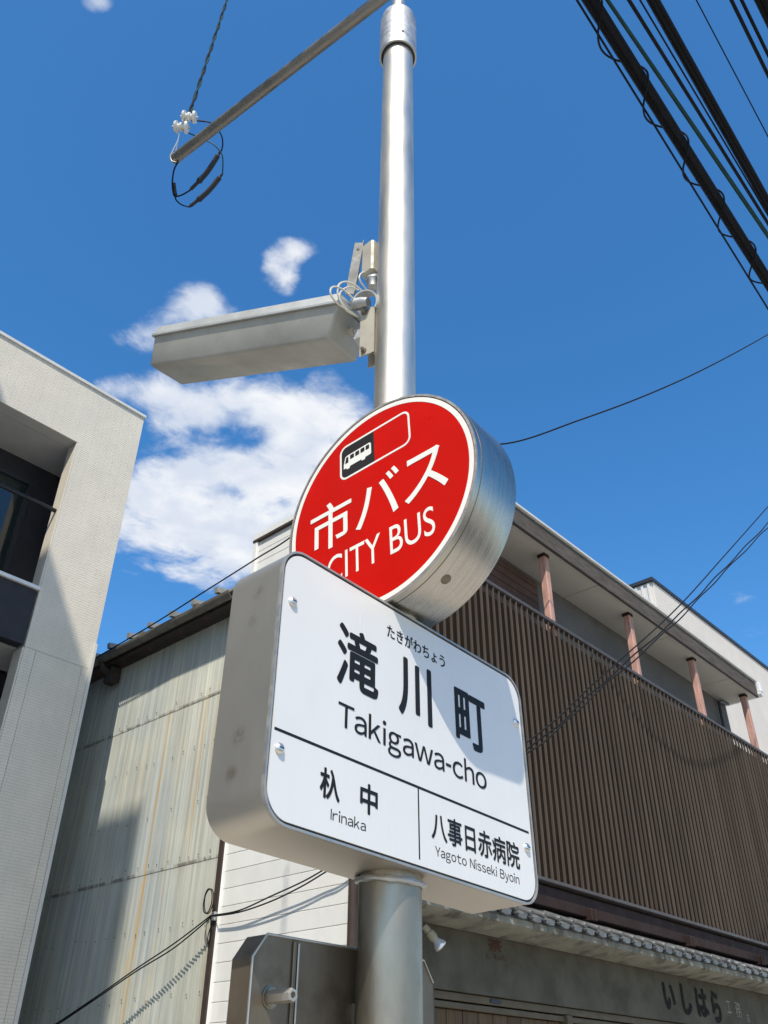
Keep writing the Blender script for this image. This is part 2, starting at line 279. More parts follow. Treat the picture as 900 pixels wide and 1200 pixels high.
# ------------------------------------------------------------------ mesh helpers (world coordinates, z absolute)
def V(*a): return Vector(a)
class MB:
    def __init__(s): s.v = []; s.f = []; s.sm = []
    def add(s, vs, fs, smooth=False):
        o = len(s.v); s.v += [tuple(x) for x in vs]; s.f += [tuple(o+i for i in f) for f in fs]; s.sm += [smooth]*len(fs); return s
    def box(s, x0, x1, y0, y1, z0, z1, bev=0.0):
        if bev <= 0:
            vs = [(x, y, z) for z in (z0, z1) for y in (y0, y1) for x in (x0, x1)]
            return s.add(vs, [(0, 2, 3, 1), (4, 5, 7, 6), (0, 1, 5, 4), (2, 6, 7, 3), (0, 4, 6, 2), (1, 3, 7, 5)])
        bev = min(bev, (x1-x0)*.45, (y1-y0)*.45, (z1-z0)*.45)
        lev = [(z0, bev), (z0+bev, 0), (z1-bev, 0), (z1, bev)]
        vs = []
        for z, i in lev:
            e = bev
            ax0, ax1, ay0, ay1 = x0+i, x1-i, y0+i, y1-i
            c = bev if i == 0 else bev*.0001
            vs += [(ax0+c, ay0, z), (ax1-c, ay0, z), (ax1, ay0+c, z), (ax1, ay1-c, z), (ax1-c, ay1, z), (ax0+c, ay1, z), (ax0, ay1-c, z), (ax0, ay0+c, z)]
        fs = [tuple(range(7, -1, -1)), tuple(24+i for i in range(8))]
        for l in range(3):
            for i in range(8): fs.append((l*8+i, l*8+(i+1) % 8, (l+1)*8+(i+1) % 8, (l+1)*8+i))
        return s.add(vs, fs)
    def obox(s, c, ax, ay, az, sx, sy, sz):
        c = Vector(c); vs = [c+ax*(i*sx/2)+ay*(j*sy/2)+az*(k*sz/2) for k in (-1, 1) for j in (-1, 1) for i in (-1, 1)]
        return s.add(vs, [(0, 2, 3, 1), (4, 5, 7, 6), (0, 1, 5, 4), (2, 6, 7, 3), (0, 4, 6, 2), (1, 3, 7, 5)])
    def tube(s, pts, r, n=10, caps=True, closed=False):
        pts = [Vector(p) for p in pts]; k = len(pts); rs = r if hasattr(r, '__len__') else [r]*k
        ref = None; vs = []
        for i, p in enumerate(pts):
            t = (pts[(i+1) % k]-pts[i-1]) if closed else (pts[min(i+1, k-1)]-pts[max(i-1, 0)])
            t.normalize()
            if ref is None: ref = t.orthogonal().normalized()
            ref = (ref - t*ref.dot(t)).normalized(); bi = t.cross(ref)
            vs += [p+(ref*math.cos(2*math.pi*j/n)+bi*math.sin(2*math.pi*j/n))*rs[i] for j in range(n)]
        fs = []
        for i in range(k if closed else k-1):
            a, c = i*n, ((i+1) % k)*n
            for j in range(n): fs.append((a+j, a+(j+1) % n, c+(j+1) % n, c+j))
        s.add(vs, fs, True)
        if caps and not closed:
            o = len(s.v)-len(vs)
            s.f += [tuple(o+j for j in range(n-1, -1, -1)), tuple(o+(k-1)*n+j for j in range(n))]; s.sm += [False, False]
        return s
    def lathe(s, base, axis, prof, n=32, caps=True):
        """prof: (distance along axis, radius)"""
        base = Vector(base); t = Vector(axis).normalized(); a = t.orthogonal().normalized(); c = t.cross(a); vs = []
        for d, r in prof: vs += [base+t*d+(a*math.cos(2*math.pi*j/n)+c*math.sin(2*math.pi*j/n))*r for j in range(n)]
        fs = [(i*n+j, i*n+(j+1) % n, (i+1)*n+(j+1) % n, (i+1)*n+j) for i in range(len(prof)-1) for j in range(n)]
        s.add(vs, fs, True)
        if caps:
            o = len(s.v)-len(vs); k = len(prof)
            s.f += [tuple(o+j for j in range(n-1, -1, -1)), tuple(o+(k-1)*n+j for j in range(n))]; s.sm += [False, False]
        return s
    def prism(s, outline, d0, d1, fr, smooth=False):
        """outline: local (x,y) list CCW seen from +n; fr=(C,e,u,n)"""
        C, e, u, n = fr; k = len(outline)
        vs = [C+e*x+u*y+n*d for d in (d0, d1) for x, y in outline]
        fs = [tuple(range(k-1, -1, -1)), tuple(range(k, 2*k))]
        s.add(vs, fs); s.f += []; o = len(s.v)-2*k
        for i in range(k): s.f.append((o+i, o+(i+1) % k, o+k+(i+1) % k, o+k+i)); s.sm.append(smooth)
        return s
    def ring(s, outer, inner, d0, d1, fr, smooth=False):
        C, e, u, n = fr; k = len(outer)
        vs = [C+e*x+u*y+n*d for ol in (outer, inner) for d in (d0, d1) for x, y in ol]
        fs = []; sm = []
        for i in range(k):
            j = (i+1) % k
            fs += [(i, j, k+j, k+i), (2*k+j, 2*k+i, 3*k+i, 3*k+j), (k+i, k+j, 3*k+j, 3*k+i), (j, i, 2*k+i, 2*k+j)]; sm += [smooth, smooth, False, False]
        o = len(s.v); s.v += [tuple(x) for x in vs]; s.f += [tuple(o+q for q in f) for f in fs]; s.sm += sm
        return s
    def mesh(s, name):
        me = bpy.data.meshes.new(name); c = Vector((0, 0, 0))
        lo = Vector([min(p[i] for p in s.v) for i in range(3)]); hi = Vector([max(p[i] for p in s.v) for i in range(3)])
        c = (lo+hi)/2
        me.from_pydata([(p[0]-c.x, p[1]-c.y, p[2]-c.z) for p in s.v], [], s.f)
        me.polygons.foreach_set('use_smooth', s.sm); me.update(); me.set_sharp_from_angle(angle=math.radians(32))
        return me, c
    def build(s, name, m, parent=None):
        me, c = s.mesh(name); me.materials.append(MATS[m])
        return link(name, me, c, parent)
def world_of(o):
    t = o.location.copy(); p = o.parent
    while p: t = t+p.location; p = p.parent
    return t
def link(name, me, loc, parent=None):
    o = bpy.data.objects.new(name, me); COL.objects.link(o)
    if parent is not None: o.parent = parent; o.location = Vector(loc)-world_of(parent)
    else: o.location = loc
    return o
def thing(name, loc, label, cat, group=None):
    o = bpy.data.objects.new(name, None); COL.objects.link(o); o.location = loc; o.empty_display_size = .2
    o['label'] = label; o['category'] = cat
    if group: o['group'] = group
    return o
def tag(o, label, cat, group=None):
    o['label'] = label; o['category'] = cat
    if group: o['group'] = group
    return o
def structure(o): o['kind'] = 'structure'; return o
def clone(o, loc, parent=None):
    return link(o.name.split('.')[0], o.data, loc, parent if parent is not None else o.parent)
def rrect(x0, x1, y0, y1, r, n=8):
    out = []
    for cx, cy, a0 in ((x1-r, y1-r, 0), (x0+r, y1-r, 90), (x0+r, y0+r, 180), (x1-r, y0+r, 270)):
        for i in range(n+1):
            a = math.radians(a0+90*i/n); out.append((cx+r*math.cos(a), cy+r*math.sin(a)))
    return out
def circ(r, n=96): return [(r*math.cos(2*math.pi*i/n), r*math.sin(2*math.pi*i/n)) for i in range(n)]
def smooth_curve(P, n=10):
    P = [Vector(p) for p in P]; out = []
    for i in range(len(P)-1):
        p0, p1, p2, p3 = P[max(i-1, 0)], P[i], P[i+1], P[min(i+2, len(P)-1)]
        for k in range(n):
            t = k/n
            out.append(.5*((2*p1)+(p2-p0)*t+(2*p0-5*p1+4*p2-p3)*t*t+(3*p1-p0-3*p2+p3)*t**3))
    out.append(P[-1]); return out
def sagline(a, b_, sag, n=30):
    a, b_ = Vector(a), Vector(b_)
    return [a.lerp(b_, i/n)-Vector((0, 0, sag*4*(i/n)*(1-i/n))) for i in range(n+1)]
def glyphs(body):
    cu = bpy.data.curves.new('t', 'FONT'); cu.body = body; cu.size = 1; cu.resolution_u = 6
    to = bpy.data.objects.new('t', cu); COL.objects.link(to)
    bpy.context.view_layer.update()
    me0 = bpy.data.meshes.new_from_object(to.evaluated_get(bpy.context.evaluated_depsgraph_get()))
    vs = [v.co.copy() for v in me0.vertices]; fs = [tuple(p.vertices) for p in me0.polygons]
    bpy.data.objects.remove(to); bpy.data.curves.remove(cu); bpy.data.meshes.remove(me0)
    return vs, fs
def latin(body):
    """grotesque latin line set from the wide forms, closed up by hand"""
    vs, fs = [], []; cur = 0.0
    ref, _ = glyphs(chr(ord('x')-0x21+0xFF01)); xh = max(v.y for v in ref)
    for ch in body:
        if ch == ' ': cur += .33; continue
        if ch == '-': g = [Vector((0, xh*.44, 0)), Vector((.25, xh*.44, 0)), Vector((.25, xh*.60, 0)), Vector((0, xh*.60, 0))]; f = [(0, 1, 2, 3)]
        elif ch == 'I': g = [Vector((0, 0, 0)), Vector((.085, 0, 0)), Vector((.085, xh*1.36, 0)), Vector((0, xh*1.36, 0))]; f = [(0, 1, 2, 3)]
        else: g, f = glyphs(chr(ord(ch)-0x21+0xFF01))
        x0 = min(v.x for v in g); x1 = max(v.x for v in g); o = len(vs)
        tight = -.055 if ch == 'a' and vs and cur < .75 and body[0] == 'T' else 0
        if ch in 'wyvY': cur -= .035
        vs += [Vector((v.x-x0+cur+tight, v.y, 0)) for v in g]; fs += [tuple(o+i for i in q) for q in f]
        cur += x1-x0+.088+tight-(.035 if ch in 'wyvY' else 0)
    return vs, fs
def text(body, box, d, fr, m, parent, name='lettering', bold=0.0, thick=.0004, grotesque=False):
    """printed lettering: body fitted to box=(x0,x1,y0,y1) in the frame's plane, a film `thick` proud of distance d; bold thickens the strokes by that many metres"""
    vs, fs = latin(body) if grotesque else glyphs(body)
    x0, x1 = min(v.x for v in vs), max(v.x for v in vs); y0, y1 = min(v.y for v in vs), max(v.y for v in vs)
    X0, X1, Y0, Y1 = box; X0 += bold; X1 -= bold; Y0 += bold; Y1 -= bold; C, e, u, n = fr
    shifts = [(0, 0)]
    if bold: shifts += [(bold*math.cos(a), bold*math.sin(a)) for a in [math.pi/4*i+.0 for i in range(8)]]
    s = MB()
    for i, (ox, oy) in enumerate(shifts):
        P = [C+e*(X0+(v.x-x0)/(x1-x0)*(X1-X0)+ox)+u*(Y0+(v.y-y0)/(y1-y0)*(Y1-Y0)+oy)+n*(d+thick+.00006*i) for v in vs]
        ff = []
        for f in fs:
            nn_ = (P[f[1]]-P[f[0]]).cross(P[f[2]]-P[f[0]])
            ff.append(f if nn_.dot(n) >= 0 else tuple(reversed(f)))
        s.add(P, ff)
    return s.build(name, m, parent)

# ================================================================== the setting
structure(MB().box(-300, 300, -300, 300, -.30, -.16).build('ground', 'soil'))
structure(MB().box(-120, 120, -9.2, -2.15, -.155, -.12).build('road', 'asphalt'))
structure(MB().box(-120, 120, -2.0, 13.5, -.15, 0).build('pavement', 'paving'))
structure(MB().box(-120, 120, -2.15, -2.0, -.15, .004, .015).build('kerb', 'kerbstone'))
structure(MB().box(-120, 120, -13, -9.2, -.15, 0).build('pavement', 'paving'))
structure(MB().box(-120, 120, -2.75, -2.60, -.119, -.116).build('road_marking', 'marking'))

# ================================================================== shop with louvred upper floor
LX0, LX1 = 4.5, 12.93
YW, YL, YP, YE, YU = 4.40, 4.25, 4.33, 4.18, 4.695     # lower wall, louvre, posts, eave, upper wall
shop = thing('louvred_shop', (LX0, YW, 0), 'two-storey shop with brown slatted upper screen and small tiled lower roof', 'shop')
Z = lambda z: z+H
# walls
side = MB().box(LX0+.02, LX0+.12, YW+.02, 5.84, 0, Z(4.66)).build('side_wall', 'wall_grey', shop)
zb = 0.03
nb = int((Z(4.60)-zb)/.1285)
board_mesh = None
bz0 = Z(.502)-int((Z(.502))/.1285)*.1285
k = 0; zz = bz0-.1285
siding0 = None
while zz < Z(4.60):
    z0 = max(zz, .02); z1 = min(zz+.1255, Z(4.60))
    if z1-z0 > .03:
        if siding0 is None or abs((z1-z0)-.1255) > 1e-4:
            o = MB().box(LX0, LX0+.018, YW-.004, 5.80, z0, z1, .003).build('siding_board', 'siding_white', side)
            if abs((z1-z0)-.1255) < 1e-4: siding0 = o
        else:
            clone(siding0, (LX0+.009, (YW-.004+5.80)/2, (z0+z1)/2), side)
    zz += .1285
MB().box(LX0-.03, LX0+.14, YU-.3, 5.86, Z(4.60), Z(4.625)).build('drip_strip', 'trim_brown', shop)
MB().box(LX0-.02, LX0+.16, YU-.3, 5.87, Z(4.628), Z(4.70), .004).build('parapet_cap', 'siding_white', shop)
MB().box(LX0-.022, LX0+.05, 5.80, 5.858, .02, Z(4.60), .004).build('corner_trim', 'siding_white', shop)
MB().box(LX0-.035, LX0+.03, 5.805, 5.865, .01, Z(3.75), .004).build('edge_trim', 'trim_brown', shop)
MB().box(LX0+.125, LX1, 5.72, 5.82, 0, Z(4.6)).build('rear_wall', 'wall_grey', shop)
MB().box(LX0+.165, LX1, YU+.03, 5.70, Z(4.42), Z(4.5)).build('lower_roof', 'roof_metal', shop)
up = MB().box(LX0+.13, LX1, YU, YU+.1, Z(1.3), Z(5.17)).build('upper_wall', 'wall_grey', shop)
MB().box(LX1-.12, LX1, YW+.02, YU-.003, 0, Z(1.25)).build('party_wall', 'wall_grey', shop)
# upper shutters beside the disc: horizontal boards
for i in range(22):
    z0 = Z(2.9)+i*.1
    if i == 0: sb0 = MB().box(5.0, 7.72, YU-.045, YU-.002, z0, z0+.092, .004).build('shutter_board', 'shutter_wood', up)
    else: clone(sb0, (6.36, YU-.0235, z0+.046), up)
# balcony floor
MB().box(LX0+.02, LX1, YL+.06, YU-.002, Z(1.52), Z(1.60)).build('balcony_floor', 'beam_wood', shop)
# eave: soffit boards, fascia, drip edge, roof
eave = MB().box(LX0+.25, LX1, YE+.03, YU+.25, Z(5.19), Z(5.40)).build('eave', 'wall_grey', shop)
sx = LX0+.25; first = None
while sx < LX1-.05:
    w = min(1.815, LX1-sx)
    MB().box(sx, sx+w-.005, YE+.032, YU+.10, Z(5.172), Z(5.189), .002).build('soffit_board', 'soffit', eave)
    sx += 1.82
MB().box(LX0+.25, LX1+.01, YE-.002, YE+.03, Z(5.165), Z(5.40), .004).build('fascia', 'fascia_wood', shop)
MB().box(LX0+.25, LX1+.012, YE+.008, YE+.022, Z(5.150), Z(5.165)).build('soffit_edging', 'trim_brown', shop)
MB().box(LX0+.24, LX1+.03, YE-.03, YU+.3, Z(5.402), Z(5.435), .004).build('roof_edge', 'cap_metal', shop)
# white gutter end and pipes at the far end of the eave
g = MB().tube([(LX1+.06, YE-.05, Z(5.22)), (LX1+.06, YU+.6, Z(5.22))], .05, 12).build('gutter', 'trim_white', shop)
MB().box(LX1+.012, LX1+.11, YE-.06, YE+.0, Z(5.24), Z(5.40), .01).build('gutter_end', 'trim_white', shop)
MB().tube(smooth_curve([(LX1-.02, YU-.05, Z(5.16)), (LX1-.35, YU-.06, Z(5.10)), (LX1-.42, YU-.06, Z(4.95)), (LX1-.42, YU-.06, Z(4.3)), (LX1-.42, YU-.06, Z(3.6))], 8), .022, 8).build('drain_pipe', 'flashing', shop)
MB().tube([(LX1-.62, YU-.04, Z(4.70)), (LX1-.40, YU-.04, Z(4.70))], .014, 8).build('pipe_clip', 'flashing', shop)
# posts with a small cap each
pm = None
for x in (5.5, 7.38, 9.27, 11.03, 12.73):
    if pm is None:
        pm = MB().box(x-.042, x+.042, YP-.042, YP+.042, Z(1.6), Z(5.16), .008).build('post', 'post_wood', shop)
        cp = MB().box(x-.049, x+.049, YP-.049, YP+.049, Z(5.13), Z(5.171), .003).build('post_cap', 'beam_wood', shop)
    else:
        clone(pm, (x, YP, Z(3.38)), shop); clone(cp, (x, YP, Z(5.1505)), shop)
# slatted screen
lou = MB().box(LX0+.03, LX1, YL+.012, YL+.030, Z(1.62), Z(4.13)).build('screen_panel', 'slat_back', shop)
MB().box(LX0+.02, LX1+.01, YL-.022, YL+.05, Z(4.235), Z(4.275), .004).build('top_rail', 'louver_rail', lou)
MB().box(LX0+.02, LX1+.01, YL-.030, YL+.052, Z(1.585), Z(1.615), .004).build('bottom_rail', 'louver_rail', lou)
slat = None; i = 0; x = LX0+.05
while x < LX1:
    if slat is None: slat = MB().box(x-.0075, x+.0075, YL-.013, YL+.011, Z(1.618), Z(4.233), .002).build('slat', 'slat', lou)
    else: clone(slat, (x+random.uniform(-.0015, .0015), YL-.001+random.uniform(-.002, .0005), Z((1.618+4.233)/2)), lou)
    x += .0975
# beam and brackets below the screen
MB().box(LX0+.02, LX1, YL+.02, YL+.12, Z(1.40), Z(1.565), .006).build('sill_beam', 'beam_wood', shop)
for x in (5.5, 7.38, 9.27, 11.03, 12.73):
    MB().box(x-.05, x-.015, YL-.03, YW+.1, Z(1.37), Z(1.47), .006).build('bracket', 'beam_wood', shop)
    MB().box(x+.015, x+.05, YL-.03, YW+.1, Z(1.37), Z(1.47), .006).build('bracket', 'beam_wood', shop)
# lower wall: lintel band in stucco, piers, shop doors
lin = MB().box(LX0+.0195, LX1, YW, YW+.16, Z(.705), Z(1.13)).build('lintel', 'stucco', shop)
lf = (V(0, YW, H), V(1, 0, 0), V(0, 0, 1), V(0, -1, 0))
MB().box(LX0+.0195, 5.36, YW+.004, YW+.16, 0, Z(.704)).build('pier', 'stucco', shop)
MB().box(10.75, LX1-.125, YW+.004, YW+.16, 0, Z(.704)).build('pier', 'stucco', shop)
MB().box(LX0+.0195, LX1-.13, YW+.005, YW+.16, Z(1.131), Z(1.42)).build('upper_lintel', 'stucco', shop)
# sloping cornice that carries the tiles
YT = 4.05
cor = MB()
prof = [(YW-.001, 1.115), (YW-.05, 1.105), (YT+.06, 1.135), (YT+.03, 1.15), (YT+.03, 1.195), (YW-.001, 1.33)]
vs = [(x, y, Z(z)) for x in (LX0+.02, LX1-.02) for y, z in prof]; kk = len(prof)
fs = [tuple(range(kk)), tuple(range(2*kk-1, kk-1, -1))]+[(i, kk+i, kk+(i+1) % kk, (i+1) % kk) for i in range(kk)]
cor.add(vs, fs); cornice = cor.build('cornice', 'cornice', shop)
# eave tiles: pantile body, hanging front lip and round roll
pent = MB().add([(LX0+.02, YT+.04, Z(1.215)), (LX1-.02, YT+.04, Z(1.215)), (LX1-.02, YW+.004, Z(1.36)), (LX0+.02, YW+.004, Z(1.36)),
                 (LX0+.02, YT+.04, Z(1.20)), (LX1-.02, YT+.04, Z(1.20)), (LX1-.02, YW+.004, Z(1.345)), (LX0+.02, YW+.004, Z(1.345))],
                [(0, 1, 2, 3), (7, 6, 5, 4), (0, 4, 5, 1), (2, 6, 7, 3), (1, 5, 6, 2), (0, 3, 7, 4)]).build('pent_roof', 'tile', shop)
def tile_mesh(x):
    s = MB(); y0, y1 = YT, YW-.01; n = 12
    top, bot = [], []
    for j in range(n+1):
        t = j/n; xx = x-.095+.19*t
        zz = .013*math.sin((t*1.0)*2*math.pi+2.4)-.006          # S-curved pantile
        top.append((xx, zz))
    vs = []
    for (y, zb_) in ((y0, Z(1.238)), (y1, Z(1.375))):
        vs += [(xx, y, zb_+zz) for xx, zz in top]; vs += [(xx, y, zb_+zz-.016) for xx, zz in top]
    m1 = n+1; fs = []
    for j in range(n):
        fs += [(j, j+1, 2*m1+j+1, 2*m1+j), (m1+j+1, m1+j, 3*m1+j, 3*m1+j+1), (j+1, j, m1+j, m1+j+1), (2*m1+j, 2*m1+j+1, 3*m1+j+1, 3*m1+j)]
    s.add(vs, fs, True)
    # hanging front lip, arc-bottomed
    lip = []
    for j in range(9):
        t = j/8; lip.append((x-.050+.112*t, -.034-.010*math.sin(math.pi*t)))
    lv = [(xx, y0+dy, Z(1.238)+zz) for dy in (-.012, .004) for xx, zz in ([(p_[0], -.010) for p_ in lip]+lip)]
    f2 = []
    for j in range(8): f2 += [(j+1, j, 9+j, 9+j+1), (18+j, 18+j+1, 27+j+1, 27+j), (9+j+1, 9+j, 27+j, 27+j+1)]
    f2 += [(0, 18, 27, 9), (8, 17, 35, 26)]
    s.add(lv, f2)
    # round roll end
    s.lathe((x-.078, y0-.022, Z(1.238)+.012), (0, 1, 0.35), [(0, .009), (.0, .020), (.005, .023), (.05, .023), (.33, .022)], 12)
    return s
tm = None; x = 7.153-.196*13
while x < LX1-.1:
    if tm is None: tm = tile_mesh(x).build('eave_tile', 'tile', pent); off = Vector(world_of(tm))-Vector((x, 0, 0))
    else:
        o = clone(tm, off+Vector((x, random.uniform(-.006, .006), random.uniform(-.004, .004))), pent)
        o.rotation_euler = (random.uniform(-.02, .02), random.uniform(-.03, .03), random.uniform(-.02, .02))
    x += .196
# doors below the lintel
MB().box(5.37, 10.74, YW+.03, YW+.11, Z(.650), Z(.700), .004).build('door_head', 'door_frame', shop)
MB().box(5.37, 10.74, YW+.045, YW+.12, Z(.60), Z(.640), .004).build('door_track', 'door_frame', shop)
MB().box(6.05, 6.18, YW+.022, YW+.030, Z(.662), Z(.688)).build('lock_plate', 'flashing', shop)
for x in (7.12, 8.9): MB().box(x-.04, x+.04, YW+.015, YW+.12, 0, Z(.648), .005).build('door_post', 'door_frame', shop)
for (xa, xb, sl_) in ((5.38, 7.07, 0), (7.17, 8.85, 1), (8.95, 10.73, 1)):
    leaf = MB().box(xa, xb, YW+.10, YW+.13, .02, Z(.598)).build('door_leaf', 'door_wood', shop)
    if sl_:
        s0 = None
        for i in range(27):
            zc_ = .05+i*.08
            if s0 is None: s0 = MB().box(xa+.01, xb-.01, YW+.062, YW+.098, zc_, zc_+.07, .006).build('door_slat', 'door_wood', leaf)
            else: clone(s0, ((xa+xb)/2, YW+.08, zc_+.035), leaf)
    else:
        for i in range(9):
            xx = xa+.02+i*.185
            MB().box(xx, xx+.178, YW+.078, YW+.099, .03, Z(.596), .004).build('door_board', 'door_wood', leaf)
# brush lettering on the lintel
for ch, bx in (('い', (8.80, 9.03, .80, 1.03)), ('し', (9.17, 9.37, .78, 1.05)), ('は', (9.48, 9.74, .78, 1.04)), ('ら', (9.83, 10.03, .75, 1.04))):
    text(ch, bx, .0, lf, 'brush_ink', lin, bold=.013, thick=.006)
text('工', (10.19, 10.29, .86, .97), 0, lf, 'pale_print', lin, thick=.004); text('務', (10.40, 10.54, .83, .98), 0, lf, 'pale_print', lin, thick=.004); text('店', (10.64, 10.73, .80, .88), 0, lf, 'pale_print', lin, thick=.004)
text('茶', (6.02, 6.20, 1.01, 1.10), 0, lf, 'faded_red', lin, bold=.004, thick=.003)
text('しもの', (5.99, 6.25, .955, .995), 0, lf, 'faded_red', lin, thick=.003)
# brown downpipe at the corner with a clip
MB().tube([(LX0-.045, YW-.06, 0), (LX0-.045, YW-.06, Z(4.5))], .034, 12).build('downpipe', 'trim_brown', shop)
for z in (.6, 2.88, 5.2): MB().lathe((LX0-.045, YW-.06, z), (0, 0, 1), [(0, .040), (.022, .040)], 14).build('pipe_clip', 'trim_white', shop)

# ================================================================== corrugated shed behind the shop's side wall
shed = thing('corrugated_shed', (LX0, 7.5, 0), 'rust-streaked corrugated metal shed with dark gutter beside white board siding', 'shed')
SY0, SY1 = 5.87, 10.4
core = MB().box(LX0+.03, LX0+5.2, SY0, SY1, 0, Z(3.98)).build('wall', 'roof_metal', shed)
rows = [(.02, Z(.235)), (Z(.215), Z(1.68)), (Z(1.66), Z(3.145)), (Z(3.125), Z(3.98))]
pit = .0318; npw = 6
def sheet(y0, nw, z0, z1, lift):
    s = MB(); N = nw*npw; vs = []
    for z, dl_ in ((z0, 0), (z1, lift)):
        for j in range(N+1):
            y = y0+j*pit/npw; vs.append((LX0+.0075-.0072*math.cos(2*math.pi*j/npw)+dl_, y, z))
    fs = [(j+1, j, N+1+j, N+1+j+1) for j in range(N)]
    return s.add(vs, fs, True)
for ri, (z0, z1) in enumerate(rows):
    y = SY0; c = 0
    while y < SY1-.05:
        nw = min(22, int((SY1-y)/pit))
        if nw < 2: break
        o = sheet(y, nw, z0, z1, .006).build('corrugated_sheet', 'corrugate', core)
        o.location.x += -.0012*(c % 2)
        y += (nw-1)*pit; c += 1
# fixing nails in rows
nl = MB()
for z in (.70, 1.20, 1.72, 2.16, 2.67, 3.19):
    y = SY0+.05+random.uniform(0, .1)
    while y < 9.2:
        if random.random() < .82:
            yy = SY0+round((y-SY0)/pit)*pit+pit/2
            nl.lathe((LX0-.0015, yy+random.uniform(-.003, .003), Z(z)+random.uniform(-.018, .018)), (-1, 0, 0), [(0, .0060), (.0025, .0052), (.004, .002)], 6)
        y += pit*random.choice((4, 5, 5, 6))
no = nl.build('fixing_nails', 'nail', shed); no['kind'] = 'stuff'
# eave: rib-seam metal roof, boarded underside, gutter
rs = MB().add([(4.30, SY0-.05, Z(4.03)), (9.9, SY0-.05, Z(4.95)), (9.9, SY1, Z(4.95)), (4.30, SY1, Z(4.03)), (4.30, SY0-.05, Z(4.0)), (9.9, SY0-.05, Z(4.92)), (9.9, SY1, Z(4.92)), (4.30, SY1, Z(4.0))],
              [(0, 1, 2, 3), (7, 6, 5, 4), (0, 4, 5, 1), (2, 6, 7, 3), (1, 5, 6, 2), (0, 3, 7, 4)]).build('roof', 'roof_metal', shed)
ra = V(5.6, 0, .92).normalized(); rb = V(0, 1, 0); rc = ra.cross(rb)
rib0 = None
for i in range(-1, 12):
    y = 6.06+i*.362
    if y < SY0: continue
    if rib0 is None: rib0 = MB().obox(V(4.25, y, Z(4.052))+ra*2.8, ra, rb, rc, 5.6, .050, .055).build('roof_rib', 'roof_metal', rs); ro = world_of(rib0)-V(0, y, 0)
    else: clone(rib0, ro+V(0, y, 0), rs)
gut = MB()
prof = [(4.235+.052*math.cos(a)+.045, Z(3.965)+.062*math.sin(a)) for a in [math.pi+math.pi*i/10 for i in range(11)]]
prof2 = [(4.280+.046*math.cos(a), Z(3.965)+.055*math.sin(a)) for a in [2*math.pi-math.pi*i/10 for i in range(11)]]
pr = [(p_[0], p_[1]) for p_ in prof]+prof2; kk = len(pr)
gut.add([(x, y, z) for y in (SY0-.04, SY1) for x, z in pr], [(i, (i+1) % kk, kk+(i+1) % kk, kk+i) for i in range(kk)]+[tuple(range(kk-1, -1, -1)), tuple(range(kk, 2*kk))], True)
gut.build('gutter', 'old_gutter', shed)
MB().box(4.335, LX0+.02, SY0-.03, SY1, Z(3.90), Z(3.96)).build('eave_board', 'rusty_gutter', shed)
for y in (6.35, 7.25, 8.15, 9.05): MB().lathe((4.280, y, Z(3.965)), (0, 1, 0), [(0, .060), (.02, .060)], 16).build('gutter_joint', 'old_gutter', shed)
MB().box(4.36, 4.48, 7.90, 8.05, Z(3.70), Z(3.88), .02).build('gutter_hopper', 'rusty_gutter', shed)
MB().tube(smooth_curve([(4.27, 7.98, Z(3.91)), (4.30, 7.98, Z(3.85)), (4.40, 7.98, Z(3.80))], 5), .032, 10).build('gutter_outlet', 'rusty_gutter', shed)

# ================================================================== cream clad building with recessed balconies
CY, CX1, CX0, CTOP = 7.35, 3.835, -1.4, 6.68
cb = thing('cream_building', (CX1, CY, 0), 'cream clad modern building with recessed dark balcony beside corrugated shed', 'building')
OX = 3.146                                              # right jamb of the recesses
OB = 0.2                                                # left jamb
REC = 8.06
fc = MB().box(OX, CX1, CY+.02, CY+.17, 0, Z(CTOP-.02)).build('wall', 'recess_paint', cb)
MB().box(CX0, CX1, CY+.9, CY+3.2, 0, Z(CTOP-.02)).build('rear_wall', 'recess_paint', cb)
MB().box(3.42, CX1, CY+.172, CY+.898, 0, Z(CTOP-.02)).build('return_wall', 'recess_paint', cb)
# pressed cladding boards on the front: vertical strips on the pier with open joints, header above
def cladp(x0, x1, z0, z1): return MB().box(x0, x1, CY, CY+.02, Z(z0), Z(z1), .002).build('cladding_panel', 'cladding', fc)
xs = [OX, OX+.115, OX+.595, CX1]
for i in range(3):
    cladp(xs[i]+.0015, xs[i+1]-.0015, -1.58, 3.478)
MB().box(OX, CX1, CY, CY+.02, Z(3.481), Z(5.8778)).build('cladding_panel', 'cladding', fc)
MB().box(CX0, CX1, CY+.0002, CY+.0195, Z(5.878), Z(6.66)).build('cladding_panel', 'cladding', fc)
hd = MB().box(CX0, OX-.003, CY+.02, CY+.168, Z(5.88), Z(CTOP-.02)).build('header', 'recess_paint', cb)
MB().box(CX0, 3.418, CY+.173, CY+.897, Z(5.88), Z(CTOP-.02)).build('balcony_head', 'recess_paint', cb)
MB().box(CX0, CX1+.012, CY-.02, CY+.3, Z(6.66), Z(6.70), .003).build('parapet_cap', 'cap_metal', cb)
MB().box(CX0, OB, CY, CY+.9, 0, Z(5.878)).build('side_pier', 'cladding', cb)
MB().box(CX1+.002, CX1+.016, CY-.012, CY+.03, 0, Z(3.75), .002).build('corner_strip', 'cap_metal', cb)
MB().box(CX1-.02, CX1+.014, CY-.014, CY-.001, 0, Z(3.75), .002).build('corner_strip', 'cap_metal', cb)
# side and returns of the jamb clad too
MB().box(OX-.018, OX-.001, CY+.001, CY+.17, Z(4.102), Z(5.875), .002).build('jamb_panel', 'cladding', fc)
MB().box(OX-.018, OX-.001, CY+.001, CY+.17, -1.58+H, Z(3.47), .002).build('jamb_panel', 'cladding', fc)
